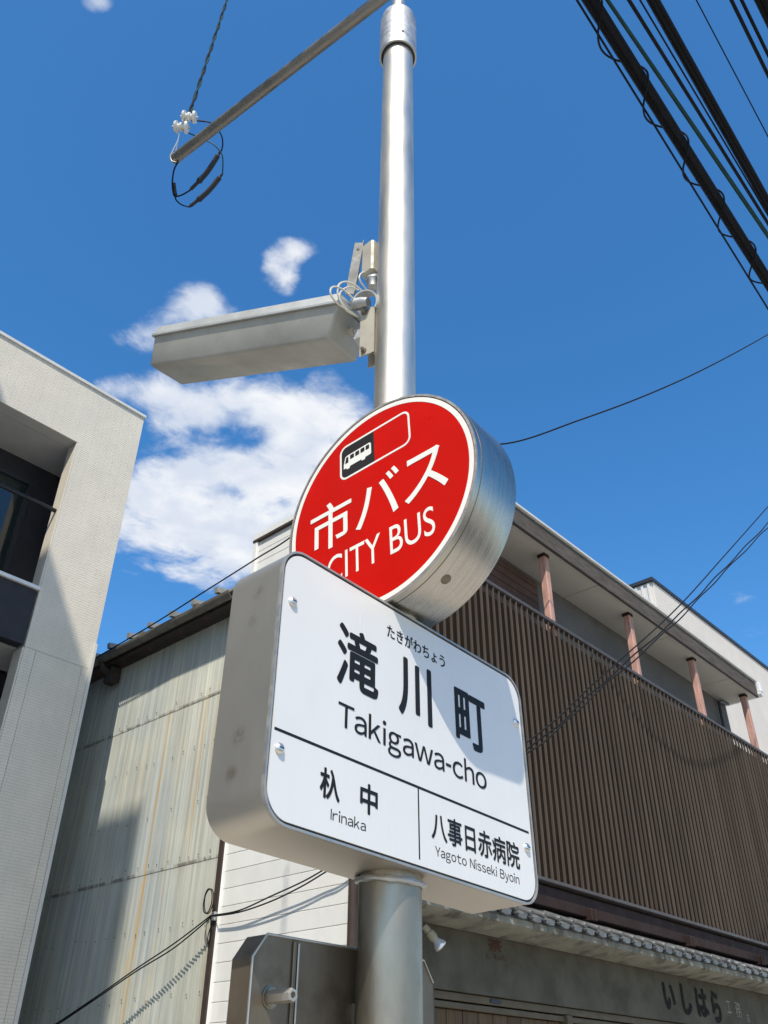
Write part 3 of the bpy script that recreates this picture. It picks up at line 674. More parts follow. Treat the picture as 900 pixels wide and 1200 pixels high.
# upper balcony: dark back wall, window, parapet with white cap, handrail
MB().box(OB, 3.416, REC, REC+.08, Z(3.6), Z(5.876)).build('balcony_back', 'navy_panel', cb)
win = MB()
fw = (V(2.31, REC-.001, Z(4.72)), V(1, 0, 0), V(0, 0, 1), V(0, -1, 0))
wf = MB().ring(rrect(-.75, .75, -.92, .90, .004, 1), rrect(-.70, .70, -.87, .85, .003, 1), 0, .05, fw).build('window', 'frame_dark', cb)
MB().box(2.31-.70, 2.31-.02, REC-.02, REC-.014, Z(3.85), Z(5.57)).build('pane', 'glass', wf)
MB().box(2.31+.02, 2.31+.70, REC-.028, REC-.022, Z(3.85), Z(5.57)).build('pane', 'glass', wf)
MB().box(2.31-.02, 2.31+.02, REC-.045, REC-.008, Z(3.85), Z(5.57)).build('mullion', 'frame_dark', wf)
bp = MB().box(OB, OX-.019, CY+.012, CY+.13, Z(3.50), Z(4.06)).build('balcony_panel', 'navy_panel', cb)
MB().box(OB, OX-.003, CY-.016, CY+.15, Z(4.062), Z(4.10), .004).build('balcony_cap', 'trim_white', bp)
MB().box(OB, 3.416, CY+.175, REC-.002, Z(3.50), Z(3.60)).build('balcony_floor', 'recess_paint', cb)
MB().tube([(OB, CY+.07, Z(5.01)), (OX-.02, CY+.07, Z(5.01))], .022, 12).build('handrail', 'rail_black', cb)
for x in (.9, 2.05): MB().tube([(x, CY+.07, Z(4.10)), (x, CY+.07, Z(5.0))], .012, 8).build('rail_post', 'rail_black', cb)
# lower recess
MB().box(OB, 3.416, CY+.75, CY+.83, 0, Z(3.498)).build('recess_back', 'navy_panel', cb)

# ================================================================== pale neighbour beyond the shop
NX, NY, NT = 12.99, 5.5, 7.70
nbd = thing('pale_building', (NX, NY, 0), 'plain pale beige building with dark roof flashing rising beyond the louvred shop', 'building')
MB().box(NX+.03, 22, NY, 13, 0, Z(NT)).build('wall', 'neighbour_cream', nbd)
rw = MB().box(NX+.012, NX+.029, NY+.03, 13, 0, Z(NT-.002)).build('side_wall', 'neighbour_rib', nbd)
rb0 = None
for i in range(60):
    y = NY+.06+i*.12
    if rb0 is None: rb0 = MB().box(NX-.012, NX+.011, y, y+.05, .02, Z(NT-.01), .006).build('side_rib', 'neighbour_rib', rw)
    else: clone(rb0, (NX-.0005, y+.025, (Z(NT-.01)+.02)/2), rw)
MB().box(NX-.04, 22, NY-.03, NY+.06, Z(NT+.001), Z(NT+.07), .004).build('roof_flashing', 'flashing', nbd)
MB().box(NX-.04, NX+.06, NY+.061, 13, Z(NT+.001), Z(NT+.07), .004).build('roof_flashing', 'flashing', nbd)

# ================================================================== apartment block up the street (its shade falls on the cream wall)
AX, AY, AT = -2.0, 2.03, 12.88
ap = thing('apartment_block', (AX, AY, 0), 'tall beige apartment block up the street with rows of windows', 'building')
MB().box(-11, AX-.0, AY, 15, 0, Z(AT)).build('wall', 'apartment_wall', ap)
MB().box(-11.05, AX-.05, AY+.1, 15, Z(AT)+.001, Z(AT)+.05).build('roof', 'roof_metal', ap)
for fl in range(5):
    for j in range(3):
        x = -9.6+j*2.7; z = .9+fl*2.8
        w_ = MB().box(x, x+1.7, AY-.05, AY-.001, z, z+1.35, .01).build('window', 'frame_dark', ap)
        MB().box(x+.06, x+1.64, AY-.056, AY-.051, z+.06, z+1.29).build('pane', 'glass', w_)

# ================================================================== the bus stop
def axis_at(z): t = (z-.18)/3.2; return V(1.2628+.0160*t, 1.1380-.0180*t, z+H)      # slightly leaning pole axis
stop = thing('bus_stop', (axis_at(-1.6).x, axis_at(-1.6).y, 0), 'stainless steel bus stop post with red disc above white name board', 'bus stop')
# pole
pole = MB().tube([axis_at(-1.6), axis_at(-.5), axis_at(.42)], .0580, 48).build('pole', 'steel_old', stop)
MB().tube([axis_at(.80), axis_at(1.5), axis_at(2.2), axis_at(3.24)], .0545, 48).build('upper_pole', 'steel_pole', stop)
MB().lathe(axis_at(-1.6), (0, 0, 1), [(0, .15), (.012, .15), (.014, .07), (.03, .06)], 40).build('base_plate', 'steel_old', stop)
cl = MB(); ax_ = (axis_at(4)-axis_at(3)).normalized()
cl.lathe(axis_at(3.205), ax_, [(.05, .0550), (.0, .0625), (0, .0685), (.245, .0685), (.275, .064), (.300, .053), (.318, .038), (.325, .027)], 48, caps=False)
clo = cl.build('pole_collar', 'steel_bright', stop)
clo.data.materials[0] = MATS['zinc']
MB().lathe(axis_at(3.2055)+ax_*.0, ax_, [(0, .0547), (.004, .0627)], 40, caps=False).build('collar_seal', 'gasket', clo)
vdir = V(-axis_at(0).x, -axis_at(0).y, 0).normalized(); side_ = V(-vdir.y, vdir.x, 0)
h_ = (vdir*.97+side_*.24).normalized()
MB().lathe(axis_at(3.27)+h_*.0665, h_, [(0, .0055), (.0035, .005)], 10).build('collar_screw', 'gasket', clo)
MB().tube([axis_at(3.515), axis_at(4.25)], .0265, 24).build('top_pipe', 'zinc', stop)
MB().lathe(axis_at(4.25), (0, 0, 1), [(0, .028), (.03, .024), (.04, .008)], 20).build('top_cap', 'zinc', stop)

# name board -------------------------------------------------------
SW, SH, SD = .7801, .5099, .1415
C0 = V(1.2699, 1.0677, .6079+H); yw_, ro_, ti_ = .0253, -.0245, -.0240
e0 = V(math.cos(yw_), math.sin(yw_), 0); n0 = V(math.sin(yw_), -math.cos(yw_), 0); z0_ = V(0, 0, 1)
SE = math.cos(ro_)*e0+math.sin(ro_)*z0_; su = -math.sin(ro_)*e0+math.cos(ro_)*z0_
SU = math.cos(ti_)*su+math.sin(ti_)*n0; SN = SE.cross(SU)
fr = (C0, SE, SU, SN)
R_ = .055
def rr_(i): return rrect(-SW/2+i, SW/2-i, -SH/2+i, SH/2-i, R_-i, 10)
board = MB()
board.ring(rr_(0), rr_(.0025), -SD+.004, -.002, fr, True)
board.prism(rr_(.003), -SD, -SD+.0035, fr)
name_board = board.build('name_board', 'steel_sign', stop)
MB().ring(rr_(-.0006), rr_(.0035), -.006, .0012, fr, True).build('board_rim', 'rim_steel', name_board)
MB().ring(rr_(.0036), rr_(.0085), -.010, -.0030, fr).build('board_gasket', 'gasket', name_board)
MB().prism(rr_(.0082), -.006, -.0005, fr).build('board_face', 'sign_white', name_board)
for (x0, x1, y0, y1) in ((-.3775, .3735, -.1079, -.1029), (-.0065, -.0030, -.2366, -.1078)):
    MB().prism([(x0, y0), (x1, y0), (x1, y1), (x0, y1)], -.0005, -.0001, fr).build('printed_line', 'sign_black', name_board)
T = lambda s, bx, bold, g=False: text(s, bx, -.0005, fr, 'sign_black', name_board, bold=bold, grotesque=g)
T('滝', (-.2385, -.1215, .027, .155), .0030); T('川', (-.0615, .0455, .026, .154), .0030); T('町', (.1245, .2370, .023, .149), .0030)
T('たきがわちょう', (-.0965, .0955, .178, .2085), .0004)
T('Takigawa-cho', (-.2300, .2250, -.0675, -.0040), .0004, True)
T('杁', (-.2675, -.2185, -.189, -.137), .0013); T('中', (-.1675, -.1205, -.190, -.1365), .0014)
T('Irinaka', (-.2385, -.1510, -.2205, -.2015), 0, True)
T('八事日赤病院', (.0320, .3280, -.1915, -.1385), .0010)
T('Yagoto Nisseki Byoin', (.0420, .3205, -.2260, -.2015), 0, True)
for (x, y) in ((-.364, -.1365), (-.3600, .1400), (.3600, .1395), (.3590, -.1400)):
    c = C0+SE*x+SU*y-SN*.0005
    sc = MB().lathe(c, SN, [(0, .0098), (.0015, .0100), (.0045, .0085), (.007, .0050), (.0075, .0015)], 18).build('screw', 'steel_bright', name_board)
    MB().obox(c+SN*.0072, SE, SU, SN, .009, .0018, .0014).build('screw_slot', 'gasket', name_board)
# weld bead where the pole enters the board
bot = axis_at(.3415)
wp_ = [bot+V(math.cos(a)*.0605, math.sin(a)*.0605, .006*math.sin(a*1.0)+random.uniform(-.0006, .0006)) for a in [2*math.pi*i/60 for i in range(60)]]
MB().tube(wp_, [.0058+.0009*math.sin(i*.9)+random.uniform(-.0006, .0006) for i in range(60)], 8, closed=True).build('weld_bead', 'zinc', pole)

# red disc ---------------------------------------------------------
DR, DD = .281, .154
DC = V(1.186, 1.113, 1.152+H); dy_ = -1.531
DE = V(math.cos(dy_), math.sin(dy_), 0); DN = V(math.sin(dy_), -math.cos(dy_), 0); DU = V(0, 0, 1)
droll = math.radians(3.2)
fd = (DC, DE, DU, DN)
fdr = (DC, DE*math.cos(droll)+DU*math.sin(droll), DU*math.cos(droll)-DE*math.sin(droll), DN)
dm = MB()
dm.lathe(DC-DN*DD, DN, [(0, DR-.006), (.002, DR-.002), (.006, DR), (DD-.004, DR), (DD-.0015, DR-.001)], 128, caps=False)
dm.prism(circ(DR-.006, 128), -DD-.0003, -DD+.001, fd)
drum = dm.build('disc_drum', 'steel_drum', stop)
MB().ring(circ(DR-.0008, 128), circ(DR-.0065, 128), -.004, .0008, fd, True).build('disc_rim', 'rim_steel', drum)
MB().ring(circ(DR-.0066, 128), circ(DR-.0085, 128), -.008, -.003, fd).build('disc_gasket', 'gasket', drum)
MB().prism(circ(DR-.0083, 128), -.006, -.0010, fd).build('disc_face', 'disc_red', drum)
MB().ring(circ(DR-.0088, 128), circ(DR-.0210, 128), -.0008, -.0005, fd).build('disc_border', 'print_white', drum)
MB().ring(rrect(-.1115, .1095, .110, .216, .022), rrect(-.1060, .1040, .1155, .2105, .0165), -.0008, -.0004, fdr).build('sign_outline', 'print_white', drum)
half = rrect(-.1055, .1035, .116, .210, .016)
half = [(min(x, -.001), y) for x, y in half]
hl = []
for p_ in half:
    if not hl or (abs(p_[0]-hl[-1][0])+abs(p_[1]-hl[-1][1])) > 1e-5: hl.append(p_)
MB().prism(hl, -.0008, -.0005, fdr).build('sign_panel', 'picto_dark', drum)
bus = [(-.099, .1440), (-.0905, .1440), (-.0895, .1390), (-.0800, .1390), (-.0785, .1445), (-.0420, .1445), (-.0405, .1395), (-.0305, .1395), (-.0290, .1450), (-.0125, .1455), (-.0105, .1480), (-.0105, .1780), (-.0145, .1825), (-.0870, .1815), (-.0935, .1790), (-.0990, .1560)]
MB().prism(bus, -.0005, -.0003, fdr).build('bus_pictogram', 'print_white', drum)
for (x0, x1) in ((-.0780, -.0650), (-.0610, -.0480), (-.0440, -.0310), (-.0275, -.0160)):
    MB().prism(rrect(x0, x1, .1645, .1780, .002, 3), -.0003, -.0001, fdr).build('bus_window', 'picto_dark', drum)
MB().prism([(-.0945, .1580), (-.0835, .1580), (-.0835, .1770), (-.0905, .1770)], -.0003, -.0001, fdr).build('bus_window', 'picto_dark', drum)
T2 = lambda s, bx, bold: text(s, bx, -.0010, fdr, 'print_white', drum, bold=bold, thick=.0005)
T2('市', (-.2090, -.0765, -.068, .066), .0010); T2('バ', (-.0640, .0690, -.060, .070), .0010); T2('ス', (.0810, .2010, -.060, .062), .0010)
T2('CITY BUS', (-.1540, .1560, -.168, -.094), 0)
a_ = V(0, -.147, -.262); c = DC-DN*.062+V(0, -.1470, -.2395)
rd = V(0, -.147, -.2395).normalized()
MB().lathe(DC-DN*.062+rd*(DR-.001), rd, [(0, .012), (.002, .012), (.004, .009), (.0045, .004)], 16).build('drum_screw', 'steel_dark', drum)
MB().lathe(DC-DN*.0165, -DN, [(0, DR-.0005), (0, DR+.0007), (.0018, DR+.0007), (.0018, DR-.0005)], 128, caps=False).build('drum_seam', 'steel_dark', drum)

# timetable board behind the lower pole ------------------------------
tfx0, tfx1, tz1, tz0 = 1.004, 1.456, .236+H, .62
tb = MB(); ty0, ty1 = 1.200, 1.250; ch = .036
ol = [(tfx0, tz0), (tfx1, tz0), (tfx1, tz1-ch), (tfx1-ch*.75, tz1), (tfx0+ch*.75, tz1), (tfx0, tz1-ch)]
ffr = (V(0, ty0, 0), V(1, 0, 0), V(0, 0, 1), V(0, -1, 0))
tbo = tb.prism(ol, -.05, 0, ffr).build('timetable_board', 'steel_dark', stop)
MB().tube([(x, ty0-.001, z) for x, z in ol[2:]+[ol[0]]], .0022, 6).build('folded_edge', 'steel_sign', tbo)
MB().box(1.089, 1.0965, ty0-.005, ty0-.0005, tz0+.01, tz1-.004, .0015).build('folded_seam', 'steel_dark', tbo)
MB().box(1.100, 1.1035, ty0-.004, ty0-.0005, tz0+.01, tz1-.006, .001).build('folded_seam', 'steel_sign', tbo)
bc = V(1.047, ty0, .146+H)
MB().lathe(bc, (0, -1, 0), [(0, .017), (.002, .017), (.0025, .014), (.005, .014)], 22).build('washer', 'steel_old', tbo)
bl = MB().lathe(bc+V(0, -.005, 0), (0, -1, 0), [(0, .0105), (.048, .0105), (.050, .0095), (.050, .0055), (.040, .0050), (.040, .001)], 6).build('bolt', 'steel_sign', tbo)
for z in (.10, -.55):                                              # clamps on the pole
    MB().lathe(axis_at(z), (0, 0, 1), [(0, .0582), (0, .0605), (.035, .0605), (.035, .0582)], 36, caps=False).build('clamp', 'steel_old', stop) if z < 0 else None
    MB().box(1.235, 1.295, 1.19, ty0+.004, z+H, z+H+.05).build('clamp_lug', 'steel_old', stop)
# cross arm at the top
AZ = 3.77
ae = onZ(205, 186, AZ); ab = axis_at(AZ)
MB().tube([ab+(ae-ab).normalized()*.02, ab.lerp(ae, .5), ae], .0255, 20).build('cross_arm', 'arm_pipe', stop)
MB().lathe(axis_at(AZ-.06), (0, 0, 1), [(0, .027), (0, .036), (.12, .036), (.12, .027)], 24, caps=False).build('arm_clamp', 'zinc', stop)
MB().lathe(ae, (ae-ab), [(0, .0265), (.008, .0265), (.010, .02)], 20).build('arm_end_cap', 'arm_pipe', stop)

# ================================================================== insulators, strap and looped service cable at the arm's end
dep_e = (Vector(ae)-V(0, 0, H)).dot(Vector(fwd))
def atdep(u, v, d=0.0):
    q = ray(u, v)*(dep_e+d); return V(q[0], q[1], q[2]+H)
ins = thing('insulator_pair', ae, 'two white porcelain insulators strapped to the end of the overhead arm', 'insulator')
rvec = Vector(r2); 
for i, (u, v, d) in enumerate(((222, 137, .03), (212.5, 149, .03))):
    c = atdep(u, v, d); ax2 = (rvec+V(0, 0, -.12)).normalized()
    MB().lathe(c-ax2*.034, ax2, [(0, .014), (.002, .027), (.013, .030), (.016, .017), (.026, .013), (.029, .022), (.038, .022), (.041, .013), (.052, .017), (.055, .030), (.066, .027), (.068, .012)], 20).build('insulator', 'porcelain', ins)
    MB().tube([c-ax2*.045, c+ax2*.045], .005, 8).build('insulator_pin', 'zinc', ins)
MB().tube(smooth_curve([atdep(222, 137, .03), atdep(217, 143, .02), atdep(212.5, 149, .03)], 4), .006, 8).build('link', 'zinc', ins)
MB().tube([atdep(210, 156, .02), atdep(208.5, 164, .01), atdep(199, 183, -.02), atdep(201, 189, -.03), atdep(207, 190, -.03)], .0035, 6).build('strap', 'steel_bright', ins)
MB().tube([atdep(208.5, 164, .01), atdep(205, 180, .03)], .0035, 6).build('strap', 'steel_bright', ins)
cab = thing('looped_cable', ae, 'dark cable loop with two thick splice sleeves hanging from overhead arm', 'cable')
def looppts(l, d0, d1): return smooth_curve([atdep(u, v, d0+(d1-d0)*i/(len(l)-1)) for i, (u, v) in enumerate(l)], 6)
MB().tube(looppts([(220, 141), (237, 142), (249, 145), (258.7, 157), (261, 167), (260, 175), (258, 178)], .05, .06), .0036, 6).build('cable_run', 'cable_black', cab)
MB().tube(looppts([(221, 156), (230.7, 160), (246.7, 167), (256, 175), (261, 185), (260.7, 204)], .04, .02), .0032, 6).build('cable_run', 'cable_green', cab)
MB().tube(looppts([(222.7, 223), (213, 228.5), (205, 230), (202.7, 224), (202, 213), (204, 199), (209, 189)], .05, -.02), .0038, 6).build('cable_run', 'cable_black', cab)
MB().tube(looppts([(222, 242.7), (213, 240), (206.7, 234.7), (204.5, 228)], .02, .05), .0034, 6).build('cable_run', 'cable_black', cab)
for (a, c, d) in (((258.3, 177.5), (222.5, 223), .055), ((260.5, 204), (221.5, 242.6), .02)):
    p = atdep(*a, d); q = atdep(*c, d); L = (q-p).length; mid = (p+q)/2; bend = V(0, 0, -.012)+rvec*.010
    pts_ = smooth_curve([p, mid+bend, q], 14); nP = len(pts_)
    rr2 = []
    for i in range(nP):
        t = i/(nP-1)
        rr2.append(.006 if t < .12 else (.0125 if t < .66 else (.0145 if t < .72 else (.0085 if t < .95 else .005))))
    MB().tube(pts_, rr2, 12).build('splice_sleeve', 'sleeve', cab)
MB().tube([atdep(204, 214, .01), atdep(205, 222, .02), atdep(206.5, 230, .04)], .007, 8).build('cable_tape', 'sleeve', cab)
p0 = atdep(223, 131, .03); p1 = onZ(266, 0, 5.6); p2 = p0+(p1-p0)*1.6
for i, (m_, off_) in enumerate((('cable_green', 0.0), ('cable_black', math.pi))):
    pts_ = []
    for k in range(90):
        t = k/89; a = t*50+off_; pts_.append(p0.lerp(p2, t)+rvec*(.0055*math.cos(a))+V(0, 0, 1).cross(rvec)*(.0055*math.sin(a)))
    o = MB().tube(pts_, .0048, 6).build('service_wire', m_)
    tag(o, ('green strand' if i == 0 else 'black strand')+' of the twisted wire rising from the porcelain insulators', 'wire', 'twisted wire above the arm')

# ================================================================== street lamp on the pole
lx, ly, lz, lyaw, lpi, lro, LW, LWb, Lh, LL, LLb, Lwt, Lht = 1.225, 1.277, 1.895, 1.819, .288, -.212, .176, .150, .104, .718, .672, .160, .036
la = V(math.cos(lyaw)*math.cos(lpi), math.sin(lyaw)*math.cos(lpi), math.sin(lpi)); ls = V(-math.sin(lyaw), math.cos(lyaw), 0); lu = la.cross(ls)
ls2 = math.cos(lro)*ls+math.sin(lro)*lu; lu2 = -math.sin(lro)*ls+math.cos(lro)*lu
LL += .035; LLb += .035; lc = V(lx, ly, lz+H)-la*.035
lamp = thing('street_lamp', (axis_at(1.8).x, axis_at(1.8).y, 1.8+H), 'long grey box-shaped street lamp bracketed to the bus stop post', 'street lamp')
def lq(a, s, u): return lc+la*a+ls2*s+lu2*u
def frust(a0, a1, w0, u0, b0, b1, w1, u1_, m_, nm, par, bev=.014):
    """rounded-corner frustum between outline at u0 and outline at u1"""
    def out(x0, x1, w, r): return rrect(x0, x1, -w/2, w/2, r, 4)
    levels = [(a0, a1, w0, u0), (b0+(a0-b0)*.07, b1+(a1-b1)*.07, w1+(w0-w1)*.07, u1_+(u0-u1_)*.07), (b0+.002, b1-.002, w1-.004, u1_+(u0-u1_)*.025), (b0+.006, b1-.006, w1-.012, u1_)]
    vs = []; K = None
    for x0, x1, w, u in levels:
        o = out(x0, x1, w, bev); K = len(o); vs += [lq(x, y, u) for x, y in o]
    flip = u1_ > u0
    fs = []
    for l in range(len(levels)-1):
        for i in range(K):
            f = (l*K+i, l*K+(i+1) % K, (l+1)*K+(i+1) % K, (l+1)*K+i); fs.append(f if flip else tuple(reversed(f)))
    cap = tuple(range((len(levels)-1)*K, len(levels)*K)); fs.append(cap if flip else tuple(reversed(cap)))
    base = tuple(range(K)); fs.append(tuple(reversed(base)) if flip else base)
    s = MB(); s.add(vs, fs, False); s.sm = [True]*(len(fs)-2)+[False, False]
    o = s.build(nm, m_, par); return o
hous = frust(0, LL, LW, .004, .012, LL-.012, Lwt, Lht, 'lamp_housing', 'lamp_housing', lamp, .007)
rimo = rrect(-.003, LL+.003, -LW/2-.003, LW/2+.003, .008, 4)
MB().ring(rimo, rrect(.004, LL-.004, -LW/2+.005, LW/2-.005, .006, 4), -.002, .0045, (lc, la, ls2, lu2), True).build('housing_rim', 'lamp_housing', lamp)
cov = frust(.008, LL-.004, LW-.012, -.002, (LL-LLb)*.65, LL-(LL-LLb)*.15, LWb, -Lh, 'lamp_cover', 'lamp_cover', lamp, .009)
MB().lathe(lq(.018, .0, -.045), -la, [(0, .011), (.008, .011), (.012, .014), (.020, .013), (.023, .006)], 14).build('cover_catch', 'beige_paint', lamp)
MB().lathe(lq(-.004, .03, .022), -la, [(0, .018), (.03, .018), (.05, .014)], 16).build('cable_gland', 'zinc', lamp)
# bracket: channel on the pole, lugs, curved strap
pa = axis_at(1.79); outd = V(la.x, la.y, 0).normalized(); sd = V(-outd.y, outd.x, 0)
br = MB()
cc = pa+outd*.076
br.obox(cc+sd*.024, outd, sd, V(0, 0, 1), .045, .004, .18)
br.obox(cc-sd*.024, outd, sd, V(0, 0, 1), .045, .004, .18)
br.obox(pa+outd*.056, outd, sd, V(0, 0, 1), .006, .052, .18)
bro = br.build('mount_channel', 'beige_paint', lamp)
for z in (.075, -.075):
    MB().lathe(pa+outd*.084+sd*.025+V(0, 0, z), sd, [(0, .009), (.006, .009), (.006, .005), (.016, .005)], 6).build('bolt', 'steel_old', lamp)
st = []
for i in range(13):
    a = math.radians(-60+i*15); st.append(lq(-.045, .02, .02)+la*(-.042*math.sin(a)*1.0)+V(0, 0, 1)*(.05*math.cos(a)))
sb_ = MB()
for i in range(12):
    m1 = (st[i]+st[i+1])/2; dd = (st[i+1]-st[i]); sb_.obox(m1, dd.normalized(), ls2, dd.normalized().cross(ls2), dd.length*1.06, .034, .004)
sb_.build('curved_strap', 'lamp_housing', lamp)
MB().obox(pa+outd*.10+V(0, 0, .03), outd, sd, V(0, 0, 1), .05, .03, .06).build('hinge_block', 'zinc', lamp)
# upright flat bar and control box above
fb0 = onY(410, 345, 1.30); fb1 = onY(421, 285, 1.30)
dz = (fb1-fb0); fo = MB(); fo.obox((fb0+fb1)/2, dz.normalized(), rvec, dz.normalized().cross(rvec), dz.length, .028, .004)
fo.obox((fb0+fb1)/2+rvec*.014, dz.normalized(), dz.normalized().cross(rvec), rvec, dz.length, .024, .003)
fo.build('flat_bar', 'dull_zinc', lamp)
MB().lathe(fb0.lerp(fb1, .86)-Vector(fwd)*.003, -Vector(fwd), [(0, .005), (.003, .004)], 8).build('bolt', 'steel_old', lamp)
jb = axis_at(2.11)+V(-.012, .078, 0)
MB().box(jb.x-.034, jb.x+.034, jb.y-.024, jb.y+.024, jb.z-.07, jb.z+.07, .006).build('control_box', 'beige_paint', lamp)
MB().lathe(jb+V(-.005, 0, -.07), (0, 0, -1), [(0, .022), (.012, .022), (.02, .016), (.04, .014)], 14).build('box_gland', 'zinc', lamp)
# cream wires looping out of the housing into the bracket
def wl(l, Y0, Y1): return smooth_curve([onY(u, v, Y0+(Y1-Y0)*i/(len(l)-1)) for i, (u, v) in enumerate(l)], 6)
for l, r in (([(421, 372), (412, 366), (397, 357), (388, 346), (388, 338), (394, 336), (404, 341), (416, 353), (426, 370)], .0028),
             ([(424, 373), (414, 369), (403, 358), (396, 345), (397, 334), (405, 330), (416, 334), (424, 341)], .0028),
             ([(418, 371), (406, 364), (398, 351), (400, 341), (410, 336), (420, 340)], .0024),
             ([(424, 341), (431, 346), (438, 345), (441, 338), (433, 342), (426, 335), (421, 326), (424, 320), (433, 318)], .0026)):
    MB().tube(wl(l, 1.225, 1.215), r, 6).build('lamp_wire', 'cream_wire', lamp)

# ================================================================== bulbs under the shop's tiled eave
for i, (u, v, lab, tl) in enumerate(((497, 1085, 'bare reflector bulb in cream socket tilted below the tiled eave', 1), (494, 1058, 'small white lamp tucked under the cornice near the shop corner', 0))):
    c = onY(u, v, 4.33); t = thing('spot_bulb', c, lab, 'lamp')
    dv = (V(.10, -.10, -.16)).normalized() if tl else V(.1, -.2, -.1).normalized()
    if tl:
        MB().lathe(c, dv, [(0, .020), (.002, .024), (.05, .025), (.052, .022), (.056, .022), (.058, .031), (.10, .032), (.115, .026)], 20).build('socket', 'bakelite', t)
        MB().lathe(c+dv*.112, dv, [(0, .022), (.02, .030), (.05, .046), (.062, .048), (.072, .038), (.078, .012)], 24).build('bulb', 'bulb_glass', t)
        MB().tube([c+V(-.02, .075, .01), c+dv*.01], .008, 8).build('arm', 'zinc', t)
    else:
        MB().lathe(c, dv, [(0, .015), (.01, .03), (.04, .036), (.07, .028), (.085, .008)], 20).build('bulb', 'trim_white', t)
        MB().tube([c+V(-.01, .075, .0), c+dv*.01], .010, 8).build('arm', 'trim_white', t)

# ================================================================== wires
def wire(pts, r, m_, label, name='overhead_wire', cat='wire', group=None, n=6):
    return tag(MB().tube(pts, r, n).build(name, m_), label, cat, group)
# service drop: shop corner -> shed edge bracket -> down the passage, and up to the street
UP = V(11.2, .95, 0)
hook = V(4.93, 4.10, Z(1.40)); hook = onY(440, 982, 4.12)
brk = onX(247, 1073, 4.42)
dropends = [onY(897, 597, 2.35), onY(900, 613, 2.35), onY(901, 617, 2.35)]
mids = [[(620, 868), (700, 797), (790, 716), (850, 650)], [(618, 878), (700, 806), (790, 726), (850, 665)], [(618, 882), (700, 811), (790, 731), (850, 669)]]
nmz = ['upper single strand of the service wire crossing the slatted screen', 'upper strand of the paired service wire crossing the slatted screen', 'lower strand of the paired service wire crossing the slatted screen']
for i in range(3):
    P = [hook+V(0, 0, .01*i)]
    for (u, v) in mids[i]:
        t = (u-440)/(900-440); P.append(onY(u, v, 4.05+(2.35-4.05)*t))
    P.append(dropends[i]); P.append(dropends[i]+(dropends[i]-P[-2])*.55)
    pts_ = smooth_curve(P, 12)
    if i: pts_ = [p+V(0, 0, .008*math.sin(k*.8+i*math.pi)) for k, p in enumerate(pts_)]
    wire(pts_, .0065, 'cable_black', nmz[i], group='service drop wires')
l1 = [(440, 982), (400, 1006), (378, 1020), (353, 1034), (318, 1050), (280, 1067), (247, 1073)]
l2 = [(440, 984), (400, 1010), (378, 1024), (353, 1039), (318, 1056), (280, 1069), (247, 1074)]
for l, lab in ((l1, 'upper of two thin wires sagging across the white board siding'), (l2, 'lower of two thin wires sagging across the white board siding')):
    # the first stretch passes the shop's corner, the rest hangs off the side wall
    P = []
    for i, (u, v) in enumerate(l):
        if i == 0: P.append(hook.copy())
        elif i == 1: P.append(onX(u, v, 4.41))
        else: P.append(onX(u, v, 4.42+.006*(i-2)))
    wire(smooth_curve(P, 10), .0055, 'wire_dark', lab, 'service_wire', group='wires on the siding')
for l, lab in (([(247, 1073), (205, 1105), (160, 1135), (110, 1170), (62, 1202), (20, 1226)], 'upper of two thin wires running down across the corrugated wall'), ([(247, 1075), (205, 1110), (160, 1138), (110, 1172), (62, 1204), (20, 1228)], 'lower of two thin wires running down across the corrugated wall')):
    P = [onX(u, v, 4.42-.20*i/5) for i, (u, v) in enumerate(l)]
    wire(smooth_curve(P, 10), .0055, 'wire_dark', lab, 'service_wire', group='wires on the corrugated wall')
coil = thing('wire_coil', brk, 'spare wire wound in a small coil at the shed edge', 'wire')
cc = onX(244, 1056, 4.40)
cp_ = []
for k in range(70):
    a = k/69*2.2*2*math.pi; cp_.append(cc+V(-.01*math.sin(a*.5), (.052+.006*math.sin(a*.37))*math.cos(a), .088*math.sin(a)))
MB().tube(cp_, .0042, 6).build('coil_turns', 'wire_dark', coil)
MB().tube(smooth_curve([brk+V(0, 0, 0), brk+V(.02, .01, -.10), brk+V(.03, .03, -.19), brk+V(.04, .06, -.13), brk+V(.05, .03, -.02)], 8), .0042, 6).build('loose_end', 'wire_dark', coil)
MB().box(4.44, 4.466, brk.y-.02, brk.y+.02, brk.z-.03, brk.z+.03, .004).build('bracket', 'zinc', coil)
# thin wires against the sky
wire(smooth_curve([onX(60, 800, 4.2), onX(112, 771, 4.2), onX(180, 731, 4.2), onX(240, 693, 4.2), onX(300, 655, 4.2), onX(350, 622, 4.2), V(4.55, 4.3, Z(4.85))], 10), .0075, 'cable_black', 'thin black wire running along the shed roof against the sky')
a0 = onY(592, 520, 3.9); 
wire(smooth_curve([V(5.2, 4.15, Z(5.45)), a0, onY(680, 492, 3.3), onY(760, 462, 2.75), onY(830, 430, 2.35), onY(900, 392, 2.05), onY(960, 356, 1.85)], 10), .0085, 'cable_black', 'thin black wire rising from behind the red disc across open sky')
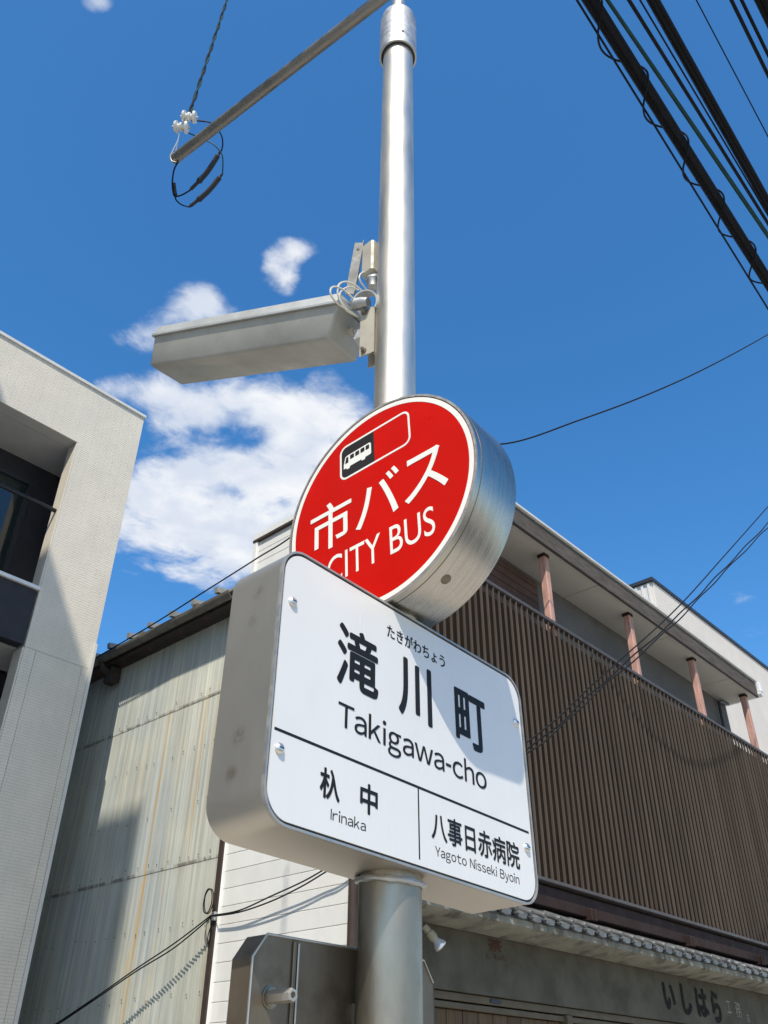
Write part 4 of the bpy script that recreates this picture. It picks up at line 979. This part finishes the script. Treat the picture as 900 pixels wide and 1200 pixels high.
# street cables overhead
def cable_line(pa_, pb_, z, x0=-7.0, x1=None):
    a = onZ(*pa_, z); c = onZ(*pb_, z); d = (c-a)/(c.x-a.x)
    x1 = UP.x+14
    return a+d*(x0-a.x), a+d*(x1-a.x), d
def trunk(pa_, pb_, z, rads, m_, label, spread, loops=False):
    p, q, d = cable_line(pa_, pb_, z)
    t = thing('trunk_cable', p, label, 'cable', 'street trunk cables')
    n = 90; dx = d.normalized(); sy = V(0, 0, 1).cross(dx)
    for i, r in enumerate(rads):
        a0_ = 2*math.pi*i/len(rads)
        pts_ = []
        for k in range(n+1):
            c_ = p.lerp(q, k/n); a = a0_+.35*math.sin(k*.21+i)+k*.05
            pts_.append(c_+sy*(spread*math.cos(a)*(1 if i else .2))+V(0, 0, 1)*(spread*math.sin(a)*(1 if i else .2)))
        MB().tube(pts_, r, 8).build('cable_strand', m_, t)
    if loops:
        pts_ = []; x = 2.0; per = .65
        c0_ = p+d*(2.0-p.x); N = int((9.0-2.0)/per*28)
        for k in range(N):
            s_ = k/28; a = 2*math.pi*s_
            pts_.append(c0_+d*(per*(s_+.10*math.sin(a)))+sy*(.082*math.cos(a)+.016)+V(0, 0, 1)*(.082*math.sin(a)-.016))
        MB().tube(pts_, .0075, 6).build('spiral_hanger', m_, t)
    return t
trunk((691, 0), (899, 330), 6.0, (.030, .026, .024, .022, .018), 'cable_black', 'thick black trunk cable with spiral hanger loops above the street', .026, True)
trunk((764, 0), (902, 245), 6.15, (.028, .024, .022, .012), 'cable_black', 'thick black trunk cable without loops above the street', .020)
trunk((712, 0), (901, 277), 6.05, (.012, .011), 'cable_green', 'thin green twisted pair of cables between the two trunk cables', .014)
trunk((893, 0), (905, 25), 6.5, (.030, .026, .022), 'cable_black', 'thick black trunk cable farthest out over the street', .024, False)
for (pa_, pb_, z, r, lab) in (((676, 0), (900, 362), 5.95, .0075, 'single thin wire hanging just below the looped trunk cable'),
                              ((737, 0), (900, 262), 6.1, .0125, 'single black wire between the green pair and the plain trunk cable'),
                              ((750, 0), (845, 160), 6.12, .006, 'hair-thin wire alongside the plain black trunk cable'),
                              ((816, 0), (900, 160), 6.3, .0045, 'hair-thin grey wire alone beyond the plain trunk cable'),
                              ((857, 0), (902, 92), 6.4, .013, 'inner black wire of the outer pair over the street'),
                              ((869, 0), (902, 68), 6.4, .012, 'outer black wire of the outer pair over the street')):
    p, q, d = cable_line(pa_, pb_, z)
    wire([p, q], r, 'cable_black', lab)

# utility pole down the street that carries the cables
utp = thing('utility_pole', (UP.x, UP.y+.5, 0), 'tall round concrete utility pole carrying the street cables', 'utility pole')
MB().tube([(UP.x, UP.y+.5, 0), (UP.x, UP.y+.5, 6), (UP.x, UP.y+.5, 11.5)], [.19, .165, .13], 24).build('shaft', 'concrete', utp)
for z in (7.45, 7.95): MB().box(UP.x-.04, UP.x+.04, -.6, UP.y+.68, z, z+.07).build('cross_arm', 'zinc', utp)
